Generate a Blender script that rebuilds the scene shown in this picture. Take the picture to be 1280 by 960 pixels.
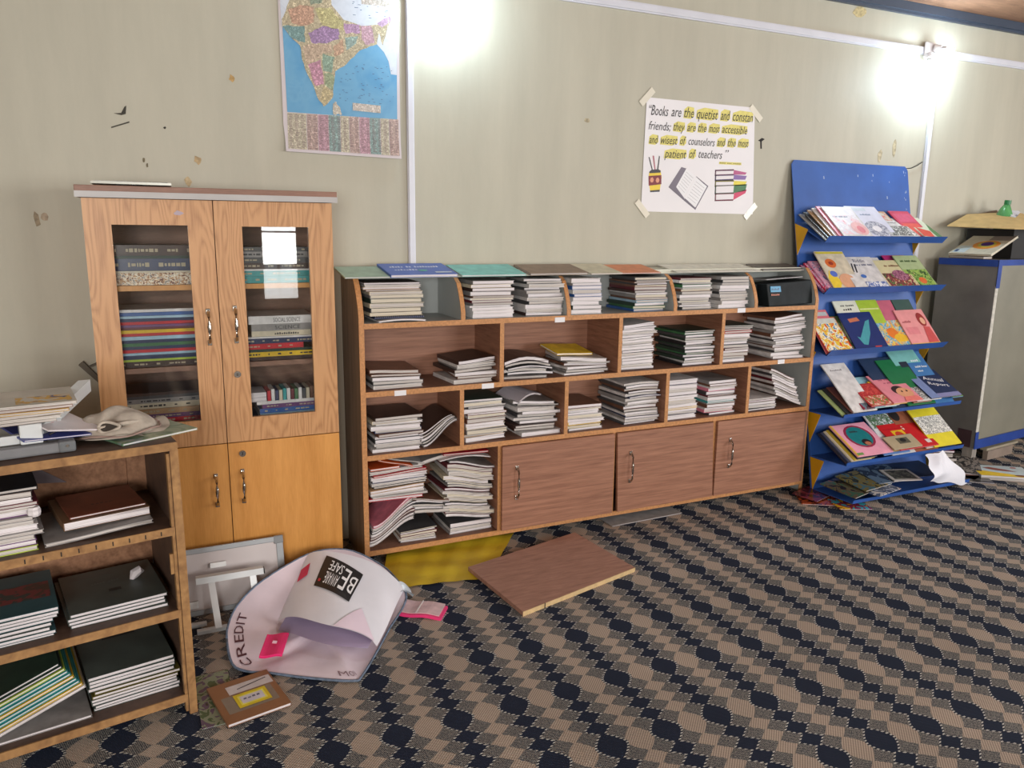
import bpy, math, random
from mathutils import Vector, Matrix
for o in list(bpy.data.objects): bpy.data.objects.remove(o)
scene = bpy.context.scene
COL = scene.collection
random.seed(11)
R = random.Random(5)

# ------------------------------------------------------------------ camera
FPX, PITCH, YAW, ROLL = 970.0, math.radians(11.55), math.radians(25.08), math.radians(0.73)
fw = Vector((math.sin(YAW)*math.cos(PITCH), math.cos(YAW)*math.cos(PITCH), -math.sin(PITCH)))
rt0 = Vector((math.cos(YAW), -math.sin(YAW), 0)); up0 = rt0.cross(fw)
rt = rt0*math.cos(ROLL)+up0*math.sin(ROLL); up = -rt0*math.sin(ROLL)+up0*math.cos(ROLL)
cd = bpy.data.cameras.new('camera'); cam = bpy.data.objects.new('camera', cd); COL.objects.link(cam)
cd.sensor_width = 36; cd.lens = FPX/1280*36; cd.clip_start = 0.05
m = Matrix((rt, up, -fw)).transposed().to_4x4(); m.translation = (0, 0, 1.41); cam.matrix_world = m
scene.camera = cam

# ------------------------------------------------------------------ world, window and added daylight, exposure
w = bpy.data.worlds.new('world'); scene.world = w; w.use_nodes = True
w.node_tree.nodes['Background'].inputs[0].default_value = (0.86, 0.93, 1.0, 1)
w.node_tree.nodes['Background'].inputs[1].default_value = 1.0
def area(name, loc, rot, sx, sy, power, col):
    l = bpy.data.lights.new(name, 'AREA'); l.shape = 'RECTANGLE'; l.size = sx; l.size_y = sy; l.energy = power; l.color = col
    o = bpy.data.objects.new(name, l); COL.objects.link(o); o.location = loc; o.rotation_euler = rot; return o
HP = math.pi/2; XR_ROOM = 6.6
for zc_, hz_, pw_ in ((1.55, .46, 6.0), (1.13, .34, 4.6), (.745, .32, 1.8)):
    area('window_and_added_light', (1.33, -2.98, zc_), (HP, 0, 0), 0.36, hz_, pw_, (1, 0.985, 0.96))
area('window_and_added_light', (3.9, -2.98, 1.55), (HP, 0, 0), 1.9, 1.3, 78, (1, 0.985, 0.96))  # light of the wide front window, added for lighting
area('window_and_added_light', (-1.2, -2.98, 1.55), (HP, 0, 0), 1.4, 1.3, 105, (1, 0.985, 0.96))
area('window_and_added_light', (XR_ROOM-0.06, 0.0, 1.65), (HP, 0, HP), 2.4, 1.4, 85, (0.97, 0.985, 1.0))  # light of the added right-wall window, there to brighten the floor
scene.view_settings.view_transform = 'Standard'; scene.view_settings.look = 'None'
scene.view_settings.gamma = 1.0; scene.view_settings.use_curve_mapping = False
scene.view_settings.exposure = 0.62

# ------------------------------------------------------------------ materials
def lin(c):
    return tuple(((v/255)/12.92 if v/255 <= 0.04045 else ((v/255+0.055)/1.055)**2.4) for v in c[:3]) + (1,)
MC = {}
def newmat(name):
    mt = bpy.data.materials.new(name); mt.use_nodes = True
    nt = mt.node_tree; b = nt.nodes['Principled BSDF']; return mt, nt, b
def mat(col, rough=0.6, metal=0.0, var=0.10, scale=8.0, key=None, bump=0.0, spec=0.4):
    k = (tuple(col), rough, metal, var, scale, bump)
    if k in MC: return MC[k]
    mt, nt, b = newmat(key or 'paint_%d_%d_%d' % tuple(col[:3]))
    b.inputs['Roughness'].default_value = rough; b.inputs['Metallic'].default_value = metal
    b.inputs['Specular IOR Level'].default_value = spec
    c = lin(col)
    if var > 0:
        tc = nt.nodes.new('ShaderNodeTexCoord'); n = nt.nodes.new('ShaderNodeTexNoise'); n.inputs['Scale'].default_value = scale; n.inputs['Detail'].default_value = 4
        nt.links.new(tc.outputs['Object'], n.inputs['Vector'])
        r = nt.nodes.new('ShaderNodeValToRGB'); r.color_ramp.elements[0].position = 0.3; r.color_ramp.elements[1].position = 0.7
        r.color_ramp.elements[0].color = tuple(x*(1-var*1.6) for x in c[:3])+(1,); r.color_ramp.elements[1].color = tuple(min(1, x*(1+var)) for x in c[:3])+(1,)
        nt.links.new(n.outputs['Fac'], r.inputs['Fac']); nt.links.new(r.outputs['Color'], b.inputs['Base Color'])
        if bump:
            bp = nt.nodes.new('ShaderNodeBump'); bp.inputs['Strength'].default_value = bump; bp.inputs['Distance'].default_value = 0.01
            nt.links.new(n.outputs['Fac'], bp.inputs['Height']); nt.links.new(bp.outputs['Normal'], b.inputs['Normal'])
    else:
        b.inputs['Base Color'].default_value = c
    MC[k] = mt; return mt
def wood(name, c1, c2, scale=(1, 1, 12), dist=3.0, wscale=6.0, rough=0.5, fine=60):
    """grain runs along the axis with the smallest scale"""
    mt, nt, b = newmat(name); L = nt.links.new
    tc = nt.nodes.new('ShaderNodeTexCoord'); mp = nt.nodes.new('ShaderNodeMapping'); mp.inputs['Scale'].default_value = scale
    L(tc.outputs['Object'], mp.inputs['Vector'])
    n1 = nt.nodes.new('ShaderNodeTexNoise'); n1.inputs['Scale'].default_value = wscale; n1.inputs['Detail'].default_value = 6; n1.inputs['Distortion'].default_value = dist
    n2 = nt.nodes.new('ShaderNodeTexNoise'); n2.inputs['Scale'].default_value = fine; n2.inputs['Detail'].default_value = 3
    L(mp.outputs[0], n1.inputs['Vector']); L(mp.outputs[0], n2.inputs['Vector'])
    mx = nt.nodes.new('ShaderNodeMath'); mx.operation = 'MULTIPLY_ADD'; mx.inputs[1].default_value = 0.65
    m2 = nt.nodes.new('ShaderNodeMath'); m2.operation = 'MULTIPLY'; m2.inputs[1].default_value = 0.35
    L(n2.outputs['Fac'], m2.inputs[0]); L(n1.outputs['Fac'], mx.inputs[0]); L(m2.outputs[0], mx.inputs[2])
    r = nt.nodes.new('ShaderNodeValToRGB'); r.color_ramp.elements[0].position = 0.33; r.color_ramp.elements[1].position = 0.66
    r.color_ramp.elements[0].color = lin(c1); r.color_ramp.elements[1].color = lin(c2)
    L(mx.outputs[0], r.inputs['Fac']); L(r.outputs['Color'], b.inputs['Base Color'])
    b.inputs['Roughness'].default_value = rough
    return mt
def ash(name, c1, c2, rough=0.42):
    """veneer with arched figure: bands across x, stretched far along z"""
    mt, nt, b = newmat(name); L = nt.links.new
    tc = nt.nodes.new('ShaderNodeTexCoord'); mp = nt.nodes.new('ShaderNodeMapping'); mp.inputs['Scale'].default_value = (7, 7, 1.1)
    L(tc.outputs['Object'], mp.inputs['Vector'])
    n = nt.nodes.new('ShaderNodeTexNoise'); n.inputs['Scale'].default_value = 1.1; n.inputs['Detail'].default_value = 2
    L(mp.outputs[0], n.inputs['Vector'])
    mu = nt.nodes.new('ShaderNodeMath'); mu.operation = 'MULTIPLY'; mu.inputs[1].default_value = 44
    L(n.outputs['Fac'], mu.inputs[0])
    fr = nt.nodes.new('ShaderNodeMath'); fr.operation = 'PINGPONG'; fr.inputs[1].default_value = 1.0; L(mu.outputs[0], fr.inputs[0])
    n2 = nt.nodes.new('ShaderNodeTexNoise'); n2.inputs['Scale'].default_value = 30; mp2 = nt.nodes.new('ShaderNodeMapping'); mp2.inputs['Scale'].default_value = (9, 9, 0.4)
    L(tc.outputs['Object'], mp2.inputs['Vector']); L(mp2.outputs[0], n2.inputs['Vector'])
    ad = nt.nodes.new('ShaderNodeMath'); ad.operation = 'MULTIPLY_ADD'; ad.inputs[1].default_value = 0.45; L(fr.outputs[0], ad.inputs[0])
    m2 = nt.nodes.new('ShaderNodeMath'); m2.operation = 'MULTIPLY'; m2.inputs[1].default_value = 0.6; L(n2.outputs['Fac'], m2.inputs[0]); L(m2.outputs[0], ad.inputs[2])
    r = nt.nodes.new('ShaderNodeValToRGB'); r.color_ramp.elements[0].position = 0.2; r.color_ramp.elements[1].position = 0.62
    r.color_ramp.elements[0].color = lin(c1); r.color_ramp.elements[1].color = lin(c2)
    L(ad.outputs[0], r.inputs['Fac']); L(r.outputs['Color'], b.inputs['Base Color']); b.inputs['Roughness'].default_value = rough
    return mt
def artmat(cols, scale=30.0, rough=0.45, kind='voronoi'):
    """busy printed picture: patches of the given colours"""
    k = ('art', tuple(cols), scale, rough, kind)
    if k in MC: return MC[k]
    mt, nt, b = newmat('printed_picture'); L = nt.links.new
    tc = nt.nodes.new('ShaderNodeTexCoord')
    n = nt.nodes.new('ShaderNodeTexNoise'); n.inputs['Scale'].default_value = scale; n.inputs['Detail'].default_value = 2; n.inputs['Distortion'].default_value = 1.0
    L(tc.outputs['Object'], n.inputs['Vector'])
    r = nt.nodes.new('ShaderNodeValToRGB'); r.color_ramp.interpolation = 'CONSTANT' if kind == 'voronoi' else 'LINEAR'
    el = r.color_ramp.elements; N = len(cols)
    for i, c in enumerate(cols):
        p = 0.30+0.40*i/max(1, N-1) if i else 0.0
        if i < 2: e = el[i]; e.position = p
        else: e = el.new(p)
        e.color = lin(c)
    L(n.outputs['Fac'], r.inputs['Fac']); L(r.outputs['Color'], b.inputs['Base Color']); b.inputs['Roughness'].default_value = rough
    MC[k] = mt; return mt
def pagemat(col, dark, name):
    mt, nt, b = newmat(name); L = nt.links.new
    tc = nt.nodes.new('ShaderNodeTexCoord'); mp = nt.nodes.new('ShaderNodeMapping'); mp.inputs['Scale'].default_value = (3, 3, 420)
    n = nt.nodes.new('ShaderNodeTexNoise'); n.inputs['Scale'].default_value = 1.0; n.inputs['Detail'].default_value = 2
    L(tc.outputs['Object'], mp.inputs['Vector']); L(mp.outputs[0], n.inputs['Vector'])
    r = nt.nodes.new('ShaderNodeValToRGB'); r.color_ramp.elements[0].position = 0.34; r.color_ramp.elements[1].position = 0.55
    r.color_ramp.elements[0].color = lin(dark); r.color_ramp.elements[1].color = lin(col)
    L(n.outputs['Fac'], r.inputs['Fac']); L(r.outputs['Color'], b.inputs['Base Color']); b.inputs['Roughness'].default_value = 0.85
    return mt
PG_WHITE = pagemat((226, 219, 220), (160, 150, 152), 'white_page_edges')
PG_CREAM = pagemat((212, 202, 184), (150, 138, 120), 'cream_page_edges')
PG_GREY = pagemat((200, 192, 186), (128, 120, 114), 'worn_page_edges')
PAGES = {'w': PG_WHITE, 'c': PG_CREAM, 'g': PG_GREY}

def glassmat(name, tint=(1, 1, 1), refl=0.07):
    mt = bpy.data.materials.new(name); mt.use_nodes = True; nt = mt.node_tree
    nt.nodes.remove(nt.nodes['Principled BSDF']); out = nt.nodes['Material Output']
    t = nt.nodes.new('ShaderNodeBsdfTransparent'); t.inputs[0].default_value = tint+(1,)
    g = nt.nodes.new('ShaderNodeBsdfGlossy'); g.inputs['Roughness'].default_value = 0.01
    f = nt.nodes.new('ShaderNodeFresnel'); f.inputs[0].default_value = 1.52
    mx = nt.nodes.new('ShaderNodeMixShader'); nt.links.new(f.outputs[0], mx.inputs[0]); nt.links.new(t.outputs[0], mx.inputs[1]); nt.links.new(g.outputs[0], mx.inputs[2])
    nt.links.new(mx.outputs[0], out.inputs[0]); return mt
GLASS = glassmat('clear_glass', (0.95, 0.96, 0.96))
FILM = glassmat('clear_film', (0.9, 0.92, 0.93))

def carpetmat():
    mt, nt, b = newmat('patterned_carpet'); L = nt.links.new; N = nt.nodes.new
    def M(op, a, b2=None, c=None):
        n = N('ShaderNodeMath'); n.operation = op
        for i, v in enumerate((a, b2, c)):
            if v is None: continue
            if isinstance(v, (int, float)): n.inputs[i].default_value = v
            else: L(v, n.inputs[i])
        return n.outputs[0]
    tc = N('ShaderNodeTexCoord'); wob = N('ShaderNodeTexNoise'); wob.inputs['Scale'].default_value = 90; wob.inputs['Detail'].default_value = 1
    L(tc.outputs['Object'], wob.inputs['Vector'])
    sp = N('ShaderNodeSeparateXYZ'); L(tc.outputs['Object'], sp.inputs[0])
    w0 = M('MULTIPLY', M('SUBTRACT', wob.outputs['Fac'], 0.5), 0.006)
    x = M('ADD', M('SUBTRACT', sp.outputs[0], M('MULTIPLY', sp.outputs[1], 0.04)), w0)
    y = M('ADD', M('ADD', sp.outputs[1], M('MULTIPLY', sp.outputs[0], 0.012)), w0)
    X0 = 1.802-0.04*1.874; Y0 = 1.874+0.012*1.8
    d = M('PINGPONG', M('SUBTRACT', x, X0-18.0), 0.09)
    v = M('PINGPONG', M('SUBTRACT', y, Y0-13.95*2), 0.1395)
    q = M('DIVIDE', v, 0.057)
    wl = M('MULTIPLY', M('SUBTRACT', 1.0, M('POWER', q, 1.6)), 0.045)
    def small(c): return M('MULTIPLY', M('SUBTRACT', 1.0, M('DIVIDE', M('ABSOLUTE', M('SUBTRACT', v, c)), 0.0315)), 0.040)
    ww = M('MAXIMUM', wl, M('MAXIMUM', small(0.0825), small(0.1395)))
    ww = M('MAXIMUM', ww, 0.0)
    navy = M('LESS_THAN', d, ww)
    line = M('LESS_THAN', d, M('ADD', ww, 0.0075))
    beige = M('LESS_THAN', M('SUBTRACT', 0.09, d), ww)
    # woven speckle
    s1 = M('ADD', sp.outputs[0], sp.outputs[1]); s2 = M('SUBTRACT', sp.outputs[0], sp.outputs[1])
    k = 2*math.pi/0.0075
    ck = M('MULTIPLY', M('SINE', M('MULTIPLY', s1, k)), M('SINE', M('MULTIPLY', s2, k*0.55)))
    sn = N('ShaderNodeTexNoise'); sn.inputs['Scale'].default_value = 260; sn.inputs['Detail'].default_value = 1; L(tc.outputs['Object'], sn.inputs['Vector'])
    spk = M('GREATER_THAN', M('ADD', M('MULTIPLY', ck, 0.35), sn.outputs['Fac']), 0.50)
    dash = M('GREATER_THAN', M('SINE', M('MULTIPLY', sp.outputs[1], 2*math.pi/0.010)), 0.1)
    rib = M('MULTIPLY_ADD', M('SINE', M('MULTIPLY', s2, 2*math.pi/0.009)), 0.5, 0.5)
    big = N('ShaderNodeTexNoise'); big.inputs['Scale'].default_value = 2.2; big.inputs['Detail'].default_value = 5; L(tc.outputs['Object'], big.inputs['Vector'])
    def mix(f, a, c):
        n = N('ShaderNodeMix'); n.data_type = 'RGBA'
        if isinstance(f, float): n.inputs[0].default_value = f
        else: L(f, n.inputs[0])
        for i, v2 in ((6, a), (7, c)):
            if isinstance(v2, tuple): n.inputs[i].default_value = v2
            else: L(v2, n.inputs[i])
        return n.outputs[2]
    NAVY = lin((36, 42, 58)); BE1 = lin((188, 170, 154)); BE2 = lin((140, 124, 110)); GR = lin((142, 136, 128)); DK = lin((44, 48, 58)); WH = lin((196, 192, 184))
    spe = mix(spk, DK, GR); bei = mix(rib, BE2, BE1); lin_ = mix(dash, DK, WH)
    c1 = mix(beige, spe, bei); c1 = mix(line, c1, lin_); c1 = mix(navy, c1, NAVY)
    dirt = N('ShaderNodeMapRange'); dirt.inputs[1].default_value = 0.3; dirt.inputs[2].default_value = 0.7; dirt.inputs[3].default_value = 0.88; dirt.inputs[4].default_value = 1.08
    L(big.outputs['Fac'], dirt.inputs[0])
    hv = N('ShaderNodeHueSaturation'); L(c1, hv.inputs['Color']); L(dirt.outputs[0], hv.inputs['Value'])
    L(hv.outputs[0], b.inputs['Base Color']); b.inputs['Roughness'].default_value = 0.95; b.inputs['Specular IOR Level'].default_value = 0.15
    bp = N('ShaderNodeBump'); bp.inputs['Strength'].default_value = 0.5; bp.inputs['Distance'].default_value = 0.004
    L(M('ADD', ck, M('MULTIPLY', navy, -0.8)), bp.inputs['Height']); L(bp.outputs[0], b.inputs['Normal'])
    return mt
def wallmat(name, c, streak=True):
    mt, nt, b = newmat(name); L = nt.links.new
    tc = nt.nodes.new('ShaderNodeTexCoord'); mp = nt.nodes.new('ShaderNodeMapping'); mp.inputs['Scale'].default_value = (5, 5, 0.7)
    n = nt.nodes.new('ShaderNodeTexNoise'); n.inputs['Scale'].default_value = 1.6; n.inputs['Detail'].default_value = 8; n.inputs['Roughness'].default_value = 0.65
    L(tc.outputs['Object'], mp.inputs[0]); L(mp.outputs[0], n.inputs['Vector'])
    r = nt.nodes.new('ShaderNodeValToRGB'); r.color_ramp.elements[0].position = 0.25; r.color_ramp.elements[1].position = 0.75
    c = lin(c); r.color_ramp.elements[0].color = tuple(v*0.90 for v in c[:3])+(1,); r.color_ramp.elements[1].color = tuple(min(1, v*1.06) for v in c[:3])+(1,)
    L(n.outputs['Fac'], r.inputs['Fac']); L(r.outputs['Color'], b.inputs['Base Color']); b.inputs['Roughness'].default_value = 0.6
    n2 = nt.nodes.new('ShaderNodeTexNoise'); n2.inputs['Scale'].default_value = 7; n2.inputs['Detail'].default_value = 6; L(tc.outputs['Object'], n2.inputs['Vector'])
    bp = nt.nodes.new('ShaderNodeBump'); bp.inputs['Strength'].default_value = 0.12; bp.inputs['Distance'].default_value = 0.02
    L(n2.outputs['Fac'], bp.inputs['Height']); L(bp.outputs[0], b.inputs['Normal'])
    return mt

# ------------------------------------------------------------------ mesh helpers
ORG = {}
class MB:
    def __init__(s): s.v = []; s.f = []; s.m = []
    def add(s, vs, fs, mi=0):
        o = len(s.v); s.v += [tuple(p) for p in vs]; s.f += [tuple(o+i for i in f) for f in fs]; s.m += [mi]*len(fs); return s
    def box(s, x0, x1, y0, y1, z0, z1, mi=0):
        return s.add([(x0,y0,z0),(x1,y0,z0),(x1,y1,z0),(x0,y1,z0),(x0,y0,z1),(x1,y0,z1),(x1,y1,z1),(x0,y1,z1)],
                     [(0,3,2,1),(4,5,6,7),(0,1,5,4),(1,2,6,5),(2,3,7,6),(3,0,4,7)], mi)
    def hexa(s, p, mi=0):   # 8 points, bottom 4 then top 4
        return s.add(p, [(0,3,2,1),(4,5,6,7),(0,1,5,4),(1,2,6,5),(2,3,7,6),(3,0,4,7)], mi)
    def prism(s, poly, a0, a1, axis='x', mi=0):
        n = len(poly)
        f3 = {'x': lambda p, a: (a, p[0], p[1]), 'y': lambda p, a: (p[0], a, p[1]), 'z': lambda p, a: (p[0], p[1], a)}[axis]
        return s.add([f3(p, a0) for p in poly]+[f3(p, a1) for p in poly],
                     [tuple(range(n))[::-1], tuple(range(n, 2*n))]+[(i, (i+1) % n, n+(i+1) % n, n+i) for i in range(n)], mi)
    def tube(s, pts, rad, n=8, mi=0, cap=True):
        pts = [Vector(p) for p in pts]; k = len(pts); o = len(s.v)
        if not hasattr(rad, '__len__'): rad = [rad]*k
        for i, p in enumerate(pts):
            t = (pts[min(k-1, i+1)]-pts[max(0, i-1)]).normalized()
            a = t.cross(Vector((0, 0, 1)));  a = t.cross(Vector((1, 0, 0))) if a.length < 1e-3 else a
            a.normalize(); b = t.cross(a)
            for j in range(n):
                th = 2*math.pi*j/n; s.v.append(tuple(p+(a*math.cos(th)+b*math.sin(th))*rad[i]))
        for i in range(k-1):
            for j in range(n):
                s.f.append((o+i*n+j, o+i*n+(j+1) % n, o+(i+1)*n+(j+1) % n, o+(i+1)*n+j)); s.m.append(mi)
        if cap:
            s.f.append(tuple(o+j for j in range(n))[::-1]); s.f.append(tuple(o+(k-1)*n+j for j in range(n))); s.m += [mi, mi]
        return s
    def bent(s, x0, x1, y0, y1, z0, z1, fn, n=6, mi=0):
        vs = []
        for i in range(n+1):
            x = x0+(x1-x0)*i/n; d = fn(x)
            vs += [(x, y0, z0+d), (x, y1, z0+d), (x, y1, z1+d), (x, y0, z1+d)]
        fs = [(0, 1, 2, 3), (n*4+3, n*4+2, n*4+1, n*4)]
        for i in range(n):
            a = i*4; c = a+4
            fs += [(a, c, c+1, a+1), (a+1, c+1, c+2, a+2), (a+2, c+2, c+3, a+3), (a+3, c+3, c, a)]
        return s.add(vs, fs, mi)
    def poly(s, pts, mi=0):
        return s.add(pts, [tuple(range(len(pts)))], mi)
    def build(s, name, mats, parent=None, base=(0, 0, 0), rot=(0, 0, 0), local=False, smooth=False, bevel=0):
        b = Vector(ORG.get(parent.name, (0, 0, 0))) if parent is not None else Vector((0, 0, 0) if local else base)
        me = bpy.data.meshes.new(name); me.from_pydata([tuple(Vector(v)-b) for v in s.v], [], s.f)
        for mt in (mats if isinstance(mats, (list, tuple)) else [mats]): me.materials.append(mt)
        me.polygons.foreach_set('material_index', s.m)
        if smooth: me.polygons.foreach_set('use_smooth', [True]*len(s.f))
        me.update()
        o = bpy.data.objects.new(name, me); COL.objects.link(o)
        if parent is not None: o.parent = parent; ORG[o.name] = b
        else: o.location = base; o.rotation_euler = rot; ORG[o.name] = Vector((0, 0, 0)) if local else Vector(base)
        if bevel:
            md = o.modifiers.new('bevel', 'BEVEL'); md.width = bevel; md.segments = 2; md.limit_method = 'ANGLE'
        return o
def tag(o, label, cat, group=None):
    o['label'] = label; o['category'] = cat
    if group: o['group'] = group
    return o
def struct(o): o['kind'] = 'structure'; return o
def thing(name, label, cat, loc=(0, 0, 0), rot=(0, 0, 0), group=None, local=False):
    o = bpy.data.objects.new(name, None); COL.objects.link(o); o.empty_display_size = 0.05
    o.location = loc; o.rotation_euler = rot; ORG[o.name] = Vector((0, 0, 0)) if local else Vector(loc)
    return tag(o, label, cat, group)
def text_mesh(txt, size, shear=0.0, sx=1.0):
    c = bpy.data.curves.new('lettering', 'FONT'); c.body = txt; c.size = size; c.shear = shear; c.resolution_u = 2; c.align_x = 'LEFT'
    o = bpy.data.objects.new('lettering', c); COL.objects.link(o)
    me = bpy.data.meshes.new_from_object(o); bpy.data.objects.remove(o)
    vs = [(v.co.x*sx, v.co.y) for v in me.vertices]; fs = [tuple(p.vertices) for p in me.polygons]; bpy.data.meshes.remove(me)
    return vs, fs
def text_fit(txt, width, height, shear=0.0):
    vs, fs = text_mesh(txt, 1.0, shear)
    if not vs: return vs, fs
    x0 = min(v[0] for v in vs); x1 = max(v[0] for v in vs); y0 = min(v[1] for v in vs); y1 = max(v[1] for v in vs)
    return [((x-x0)/(x1-x0)*width, (y-y0)/(y1-y0)*height) for x, y in vs], fs
ORD = ['lowest', 'second', 'third', 'fourth', 'fifth', 'sixth', 'seventh', 'eighth', 'ninth', 'tenth', 'eleventh', 'twelfth', 'thirteenth', 'fourteenth', 'fifteenth', 'sixteenth', 'seventeenth', 'eighteenth']

# ------------------------------------------------------------------ the room
WY = 3.33; CZ = 2.66; XL, XR, YF = -2.4, 6.6, -3.05
M_WALL = wallmat('cream_wall_paint', (178, 173, 156))
M_CEIL = wood('brown_ceiling_board', (120, 84, 62), (158, 116, 88), (1, 6, 1), 1.0)
M_CARPET = carpetmat()
struct(MB().box(XL, XR, YF, WY+0.1, -0.05, 0).build('floor', M_CARPET))
wall_back = struct(MB().box(XL-0.1, XR+0.1, WY, WY+0.1, 0, CZ).build('wall_back', M_WALL))
struct(MB().box(XL-0.1, XL, YF-0.1, WY, 0, CZ).build('wall_left', M_WALL))
struct(MB().box(XR, XR+0.1, YF-0.1, -1.2, 0, CZ).box(XR, XR+0.1, 1.2, WY, 0, CZ).box(XR, XR+0.1, -1.2, 1.2, 0, .95).box(XR, XR+0.1, -1.2, 1.2, 2.35, CZ).build('wall_right', M_WALL))
wo = struct(MB().box(XR+.03, XR+.07, -1.2, -1.16, .95, 2.35).box(XR+.03, XR+.07, 1.16, 1.2, .95, 2.35).box(XR+.03, XR+.07, -1.16, 1.16, .95, .99).box(XR+.03, XR+.07, -1.16, 1.16, 2.31, 2.35).box(XR+.03, XR+.07, -.02, .02, .99, 2.31).build('window_4', mat((225, 224, 222), 0.5, var=0.04)))  # unseen window added in the right wall to brighten the floor
MB().box(XR+.048, XR+.052, -1.18, 1.18, .97, 2.33).build('pane', GLASS, wo)
struct(MB().box(XL-0.1, XR+0.1, YF-0.1, WY+0.1, CZ, CZ+0.08).build('ceiling', M_CEIL))
wf = MB(); wins = [(-1.9, -0.5, 0.9, 2.2), (1.14, 1.52, 0.57, 1.79), (2.95, 4.85, 0.9, 2.2)]  # third, widest opening is added for lighting
xs = [XL-0.1]+[v for q in wins for v in q[:2]]+[XR+0.1]
for i in range(0, len(xs), 2): wf.box(xs[i], xs[i+1], YF-0.1, YF, 0, CZ)
for x0, x1, z0, z1 in wins: wf.box(x0, x1, YF-0.1, YF, 0, z0); wf.box(x0, x1, YF-0.1, YF, z1, CZ)
struct(wf.build('wall_front', M_WALL))
M_WHITE = mat((225, 224, 222), 0.5, var=0.04)
for i, (x0, x1, z0, z1) in enumerate(wins):
    f = MB().box(x0, x0+0.04, YF-0.08, YF-0.03, z0, z1).box(x1-0.04, x1, YF-0.08, YF-0.03, z0, z1).box(x0, x1, YF-0.08, YF-0.03, z0, z0+0.04).box(x0, x1, YF-0.08, YF-0.03, z1-0.04, z1).box((x0+x1)/2-0.015, (x0+x1)/2+0.015, YF-0.08, YF-0.03, z0, z1)
    wo = struct(f.build('window_%d' % (i+1), M_WHITE))
    MB().box(x0+0.02, x1-0.02, YF-0.06, YF-0.055, z0+0.02, z1-0.02).build('pane', GLASS, wo)
struct(MB().box(XL, XR, WY-0.035, WY-0.002, CZ-0.045, CZ-0.001).box(XL, XR, WY-0.022, WY-0.002, CZ-0.06, CZ-0.045).build('trim_1', mat((62, 72, 88), 0.4, var=0.12, scale=3)))
# flaked paint and stains on the wall
def flake(pts, col, name='paint_flake', y=WY-0.0012):
    MB().prism([(p[0], p[1]) for p in pts][::1], y, WY+0.0005, 'y').build(name, mat(col, 0.8, var=0.25, scale=60), wall_back)
def blot(cx, cz, rx, rz, col, n=9, name='wall_stain'):
    flake([(cx+rx*math.cos(2*math.pi*i/n)*R.uniform(.6, 1.1), cz+rz*math.sin(2*math.pi*i/n)*R.uniform(.6, 1.1)) for i in range(n)], col, name)
flake([(-0.07, 1.795), (-0.045, 1.798), (-0.033, 1.82), (-0.026, 1.825), (-0.03, 1.795), (-0.045, 1.79)], (70, 66, 58))
flake([(-0.082, 1.742), (-0.02, 1.765), (-0.02, 1.77), (-0.082, 1.747)], (70, 66, 58))
for cx, cz, rx, rz, col in ((0.099, 1.754, .005, .005, (60, 56, 50)), (0.018, 1.635, .006, .01, (128, 116, 92)), (0.028, 1.615, .005, .01, (110, 100, 80)), (0.207, 1.642, .018, .018, (176, 152, 116)), (0.167, 1.56, .014, .02, (178, 158, 124)), (0.35, 1.952, .012, .015, (186, 152, 100)),
        (-0.349, 1.411, .012, .03, (146, 132, 110)), (-0.325, 1.42, .012, .02, (168, 152, 132)), (3.623, 2.572, .06, .03, (190, 174, 130)), (3.999, 1.88, .018, .05, (180, 168, 138)), (3.888, 1.83, .02, .04, (180, 168, 140)), (1.93, 1.9, .02, .014, (176, 164, 136))):
    blot(cx, cz, rx, rz, col)
flake([(2.975, 1.865), (2.99, 1.862), (2.995, 1.825), (3.005, 1.825), (3.0, 1.862), (3.02, 1.875), (3.0, 1.88)], (40, 34, 34))
# cable trunking
M_TRUNK = mat((206, 206, 214), 0.35, var=0.03)
def trunk(label, x0, x1, z0, z1):
    t = thing('cable_trunking', label, 'conduit', ((x0+x1)/2, WY-0.008, z0))
    MB().box(x0, x1, WY-0.010, WY-0.001, z0, z1).build('channel', M_TRUNK, t)
    if x1-x0 > z1-z0: MB().box(x0, x1, WY-0.017, WY-0.0102, z0+0.006, z1-0.004).build('lid', M_TRUNK, t, bevel=0.003)
    else: MB().box(x0+0.003, x1-0.003, WY-0.017, WY-0.0102, z0, z1).build('lid', M_TRUNK, t, bevel=0.003)
trunk('white plastic cable trunking running along the wall below the ceiling', 1.30, XR-0.05, 2.404, 2.445)
trunk('upright white cable trunking between the map and the left lamp', 1.046, 1.078, 1.215, 2.60)
trunk('upright white cable trunking behind the blue book rack', 4.252, 4.286, 0.0, 2.40)
# hook wire of the rack
tag(MB().tube([(4.085, 3.318, 1.765), (4.15, 3.322, 1.772), (4.2, 3.322, 1.79), (4.242, 3.324, 1.812)], 0.0025, 6).build('hook_wire', mat((40, 38, 36), 0.5), base=(4.085, 3.318, 1.765)), 'thin black wire tying the blue rack top to the wall', 'wire')

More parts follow.
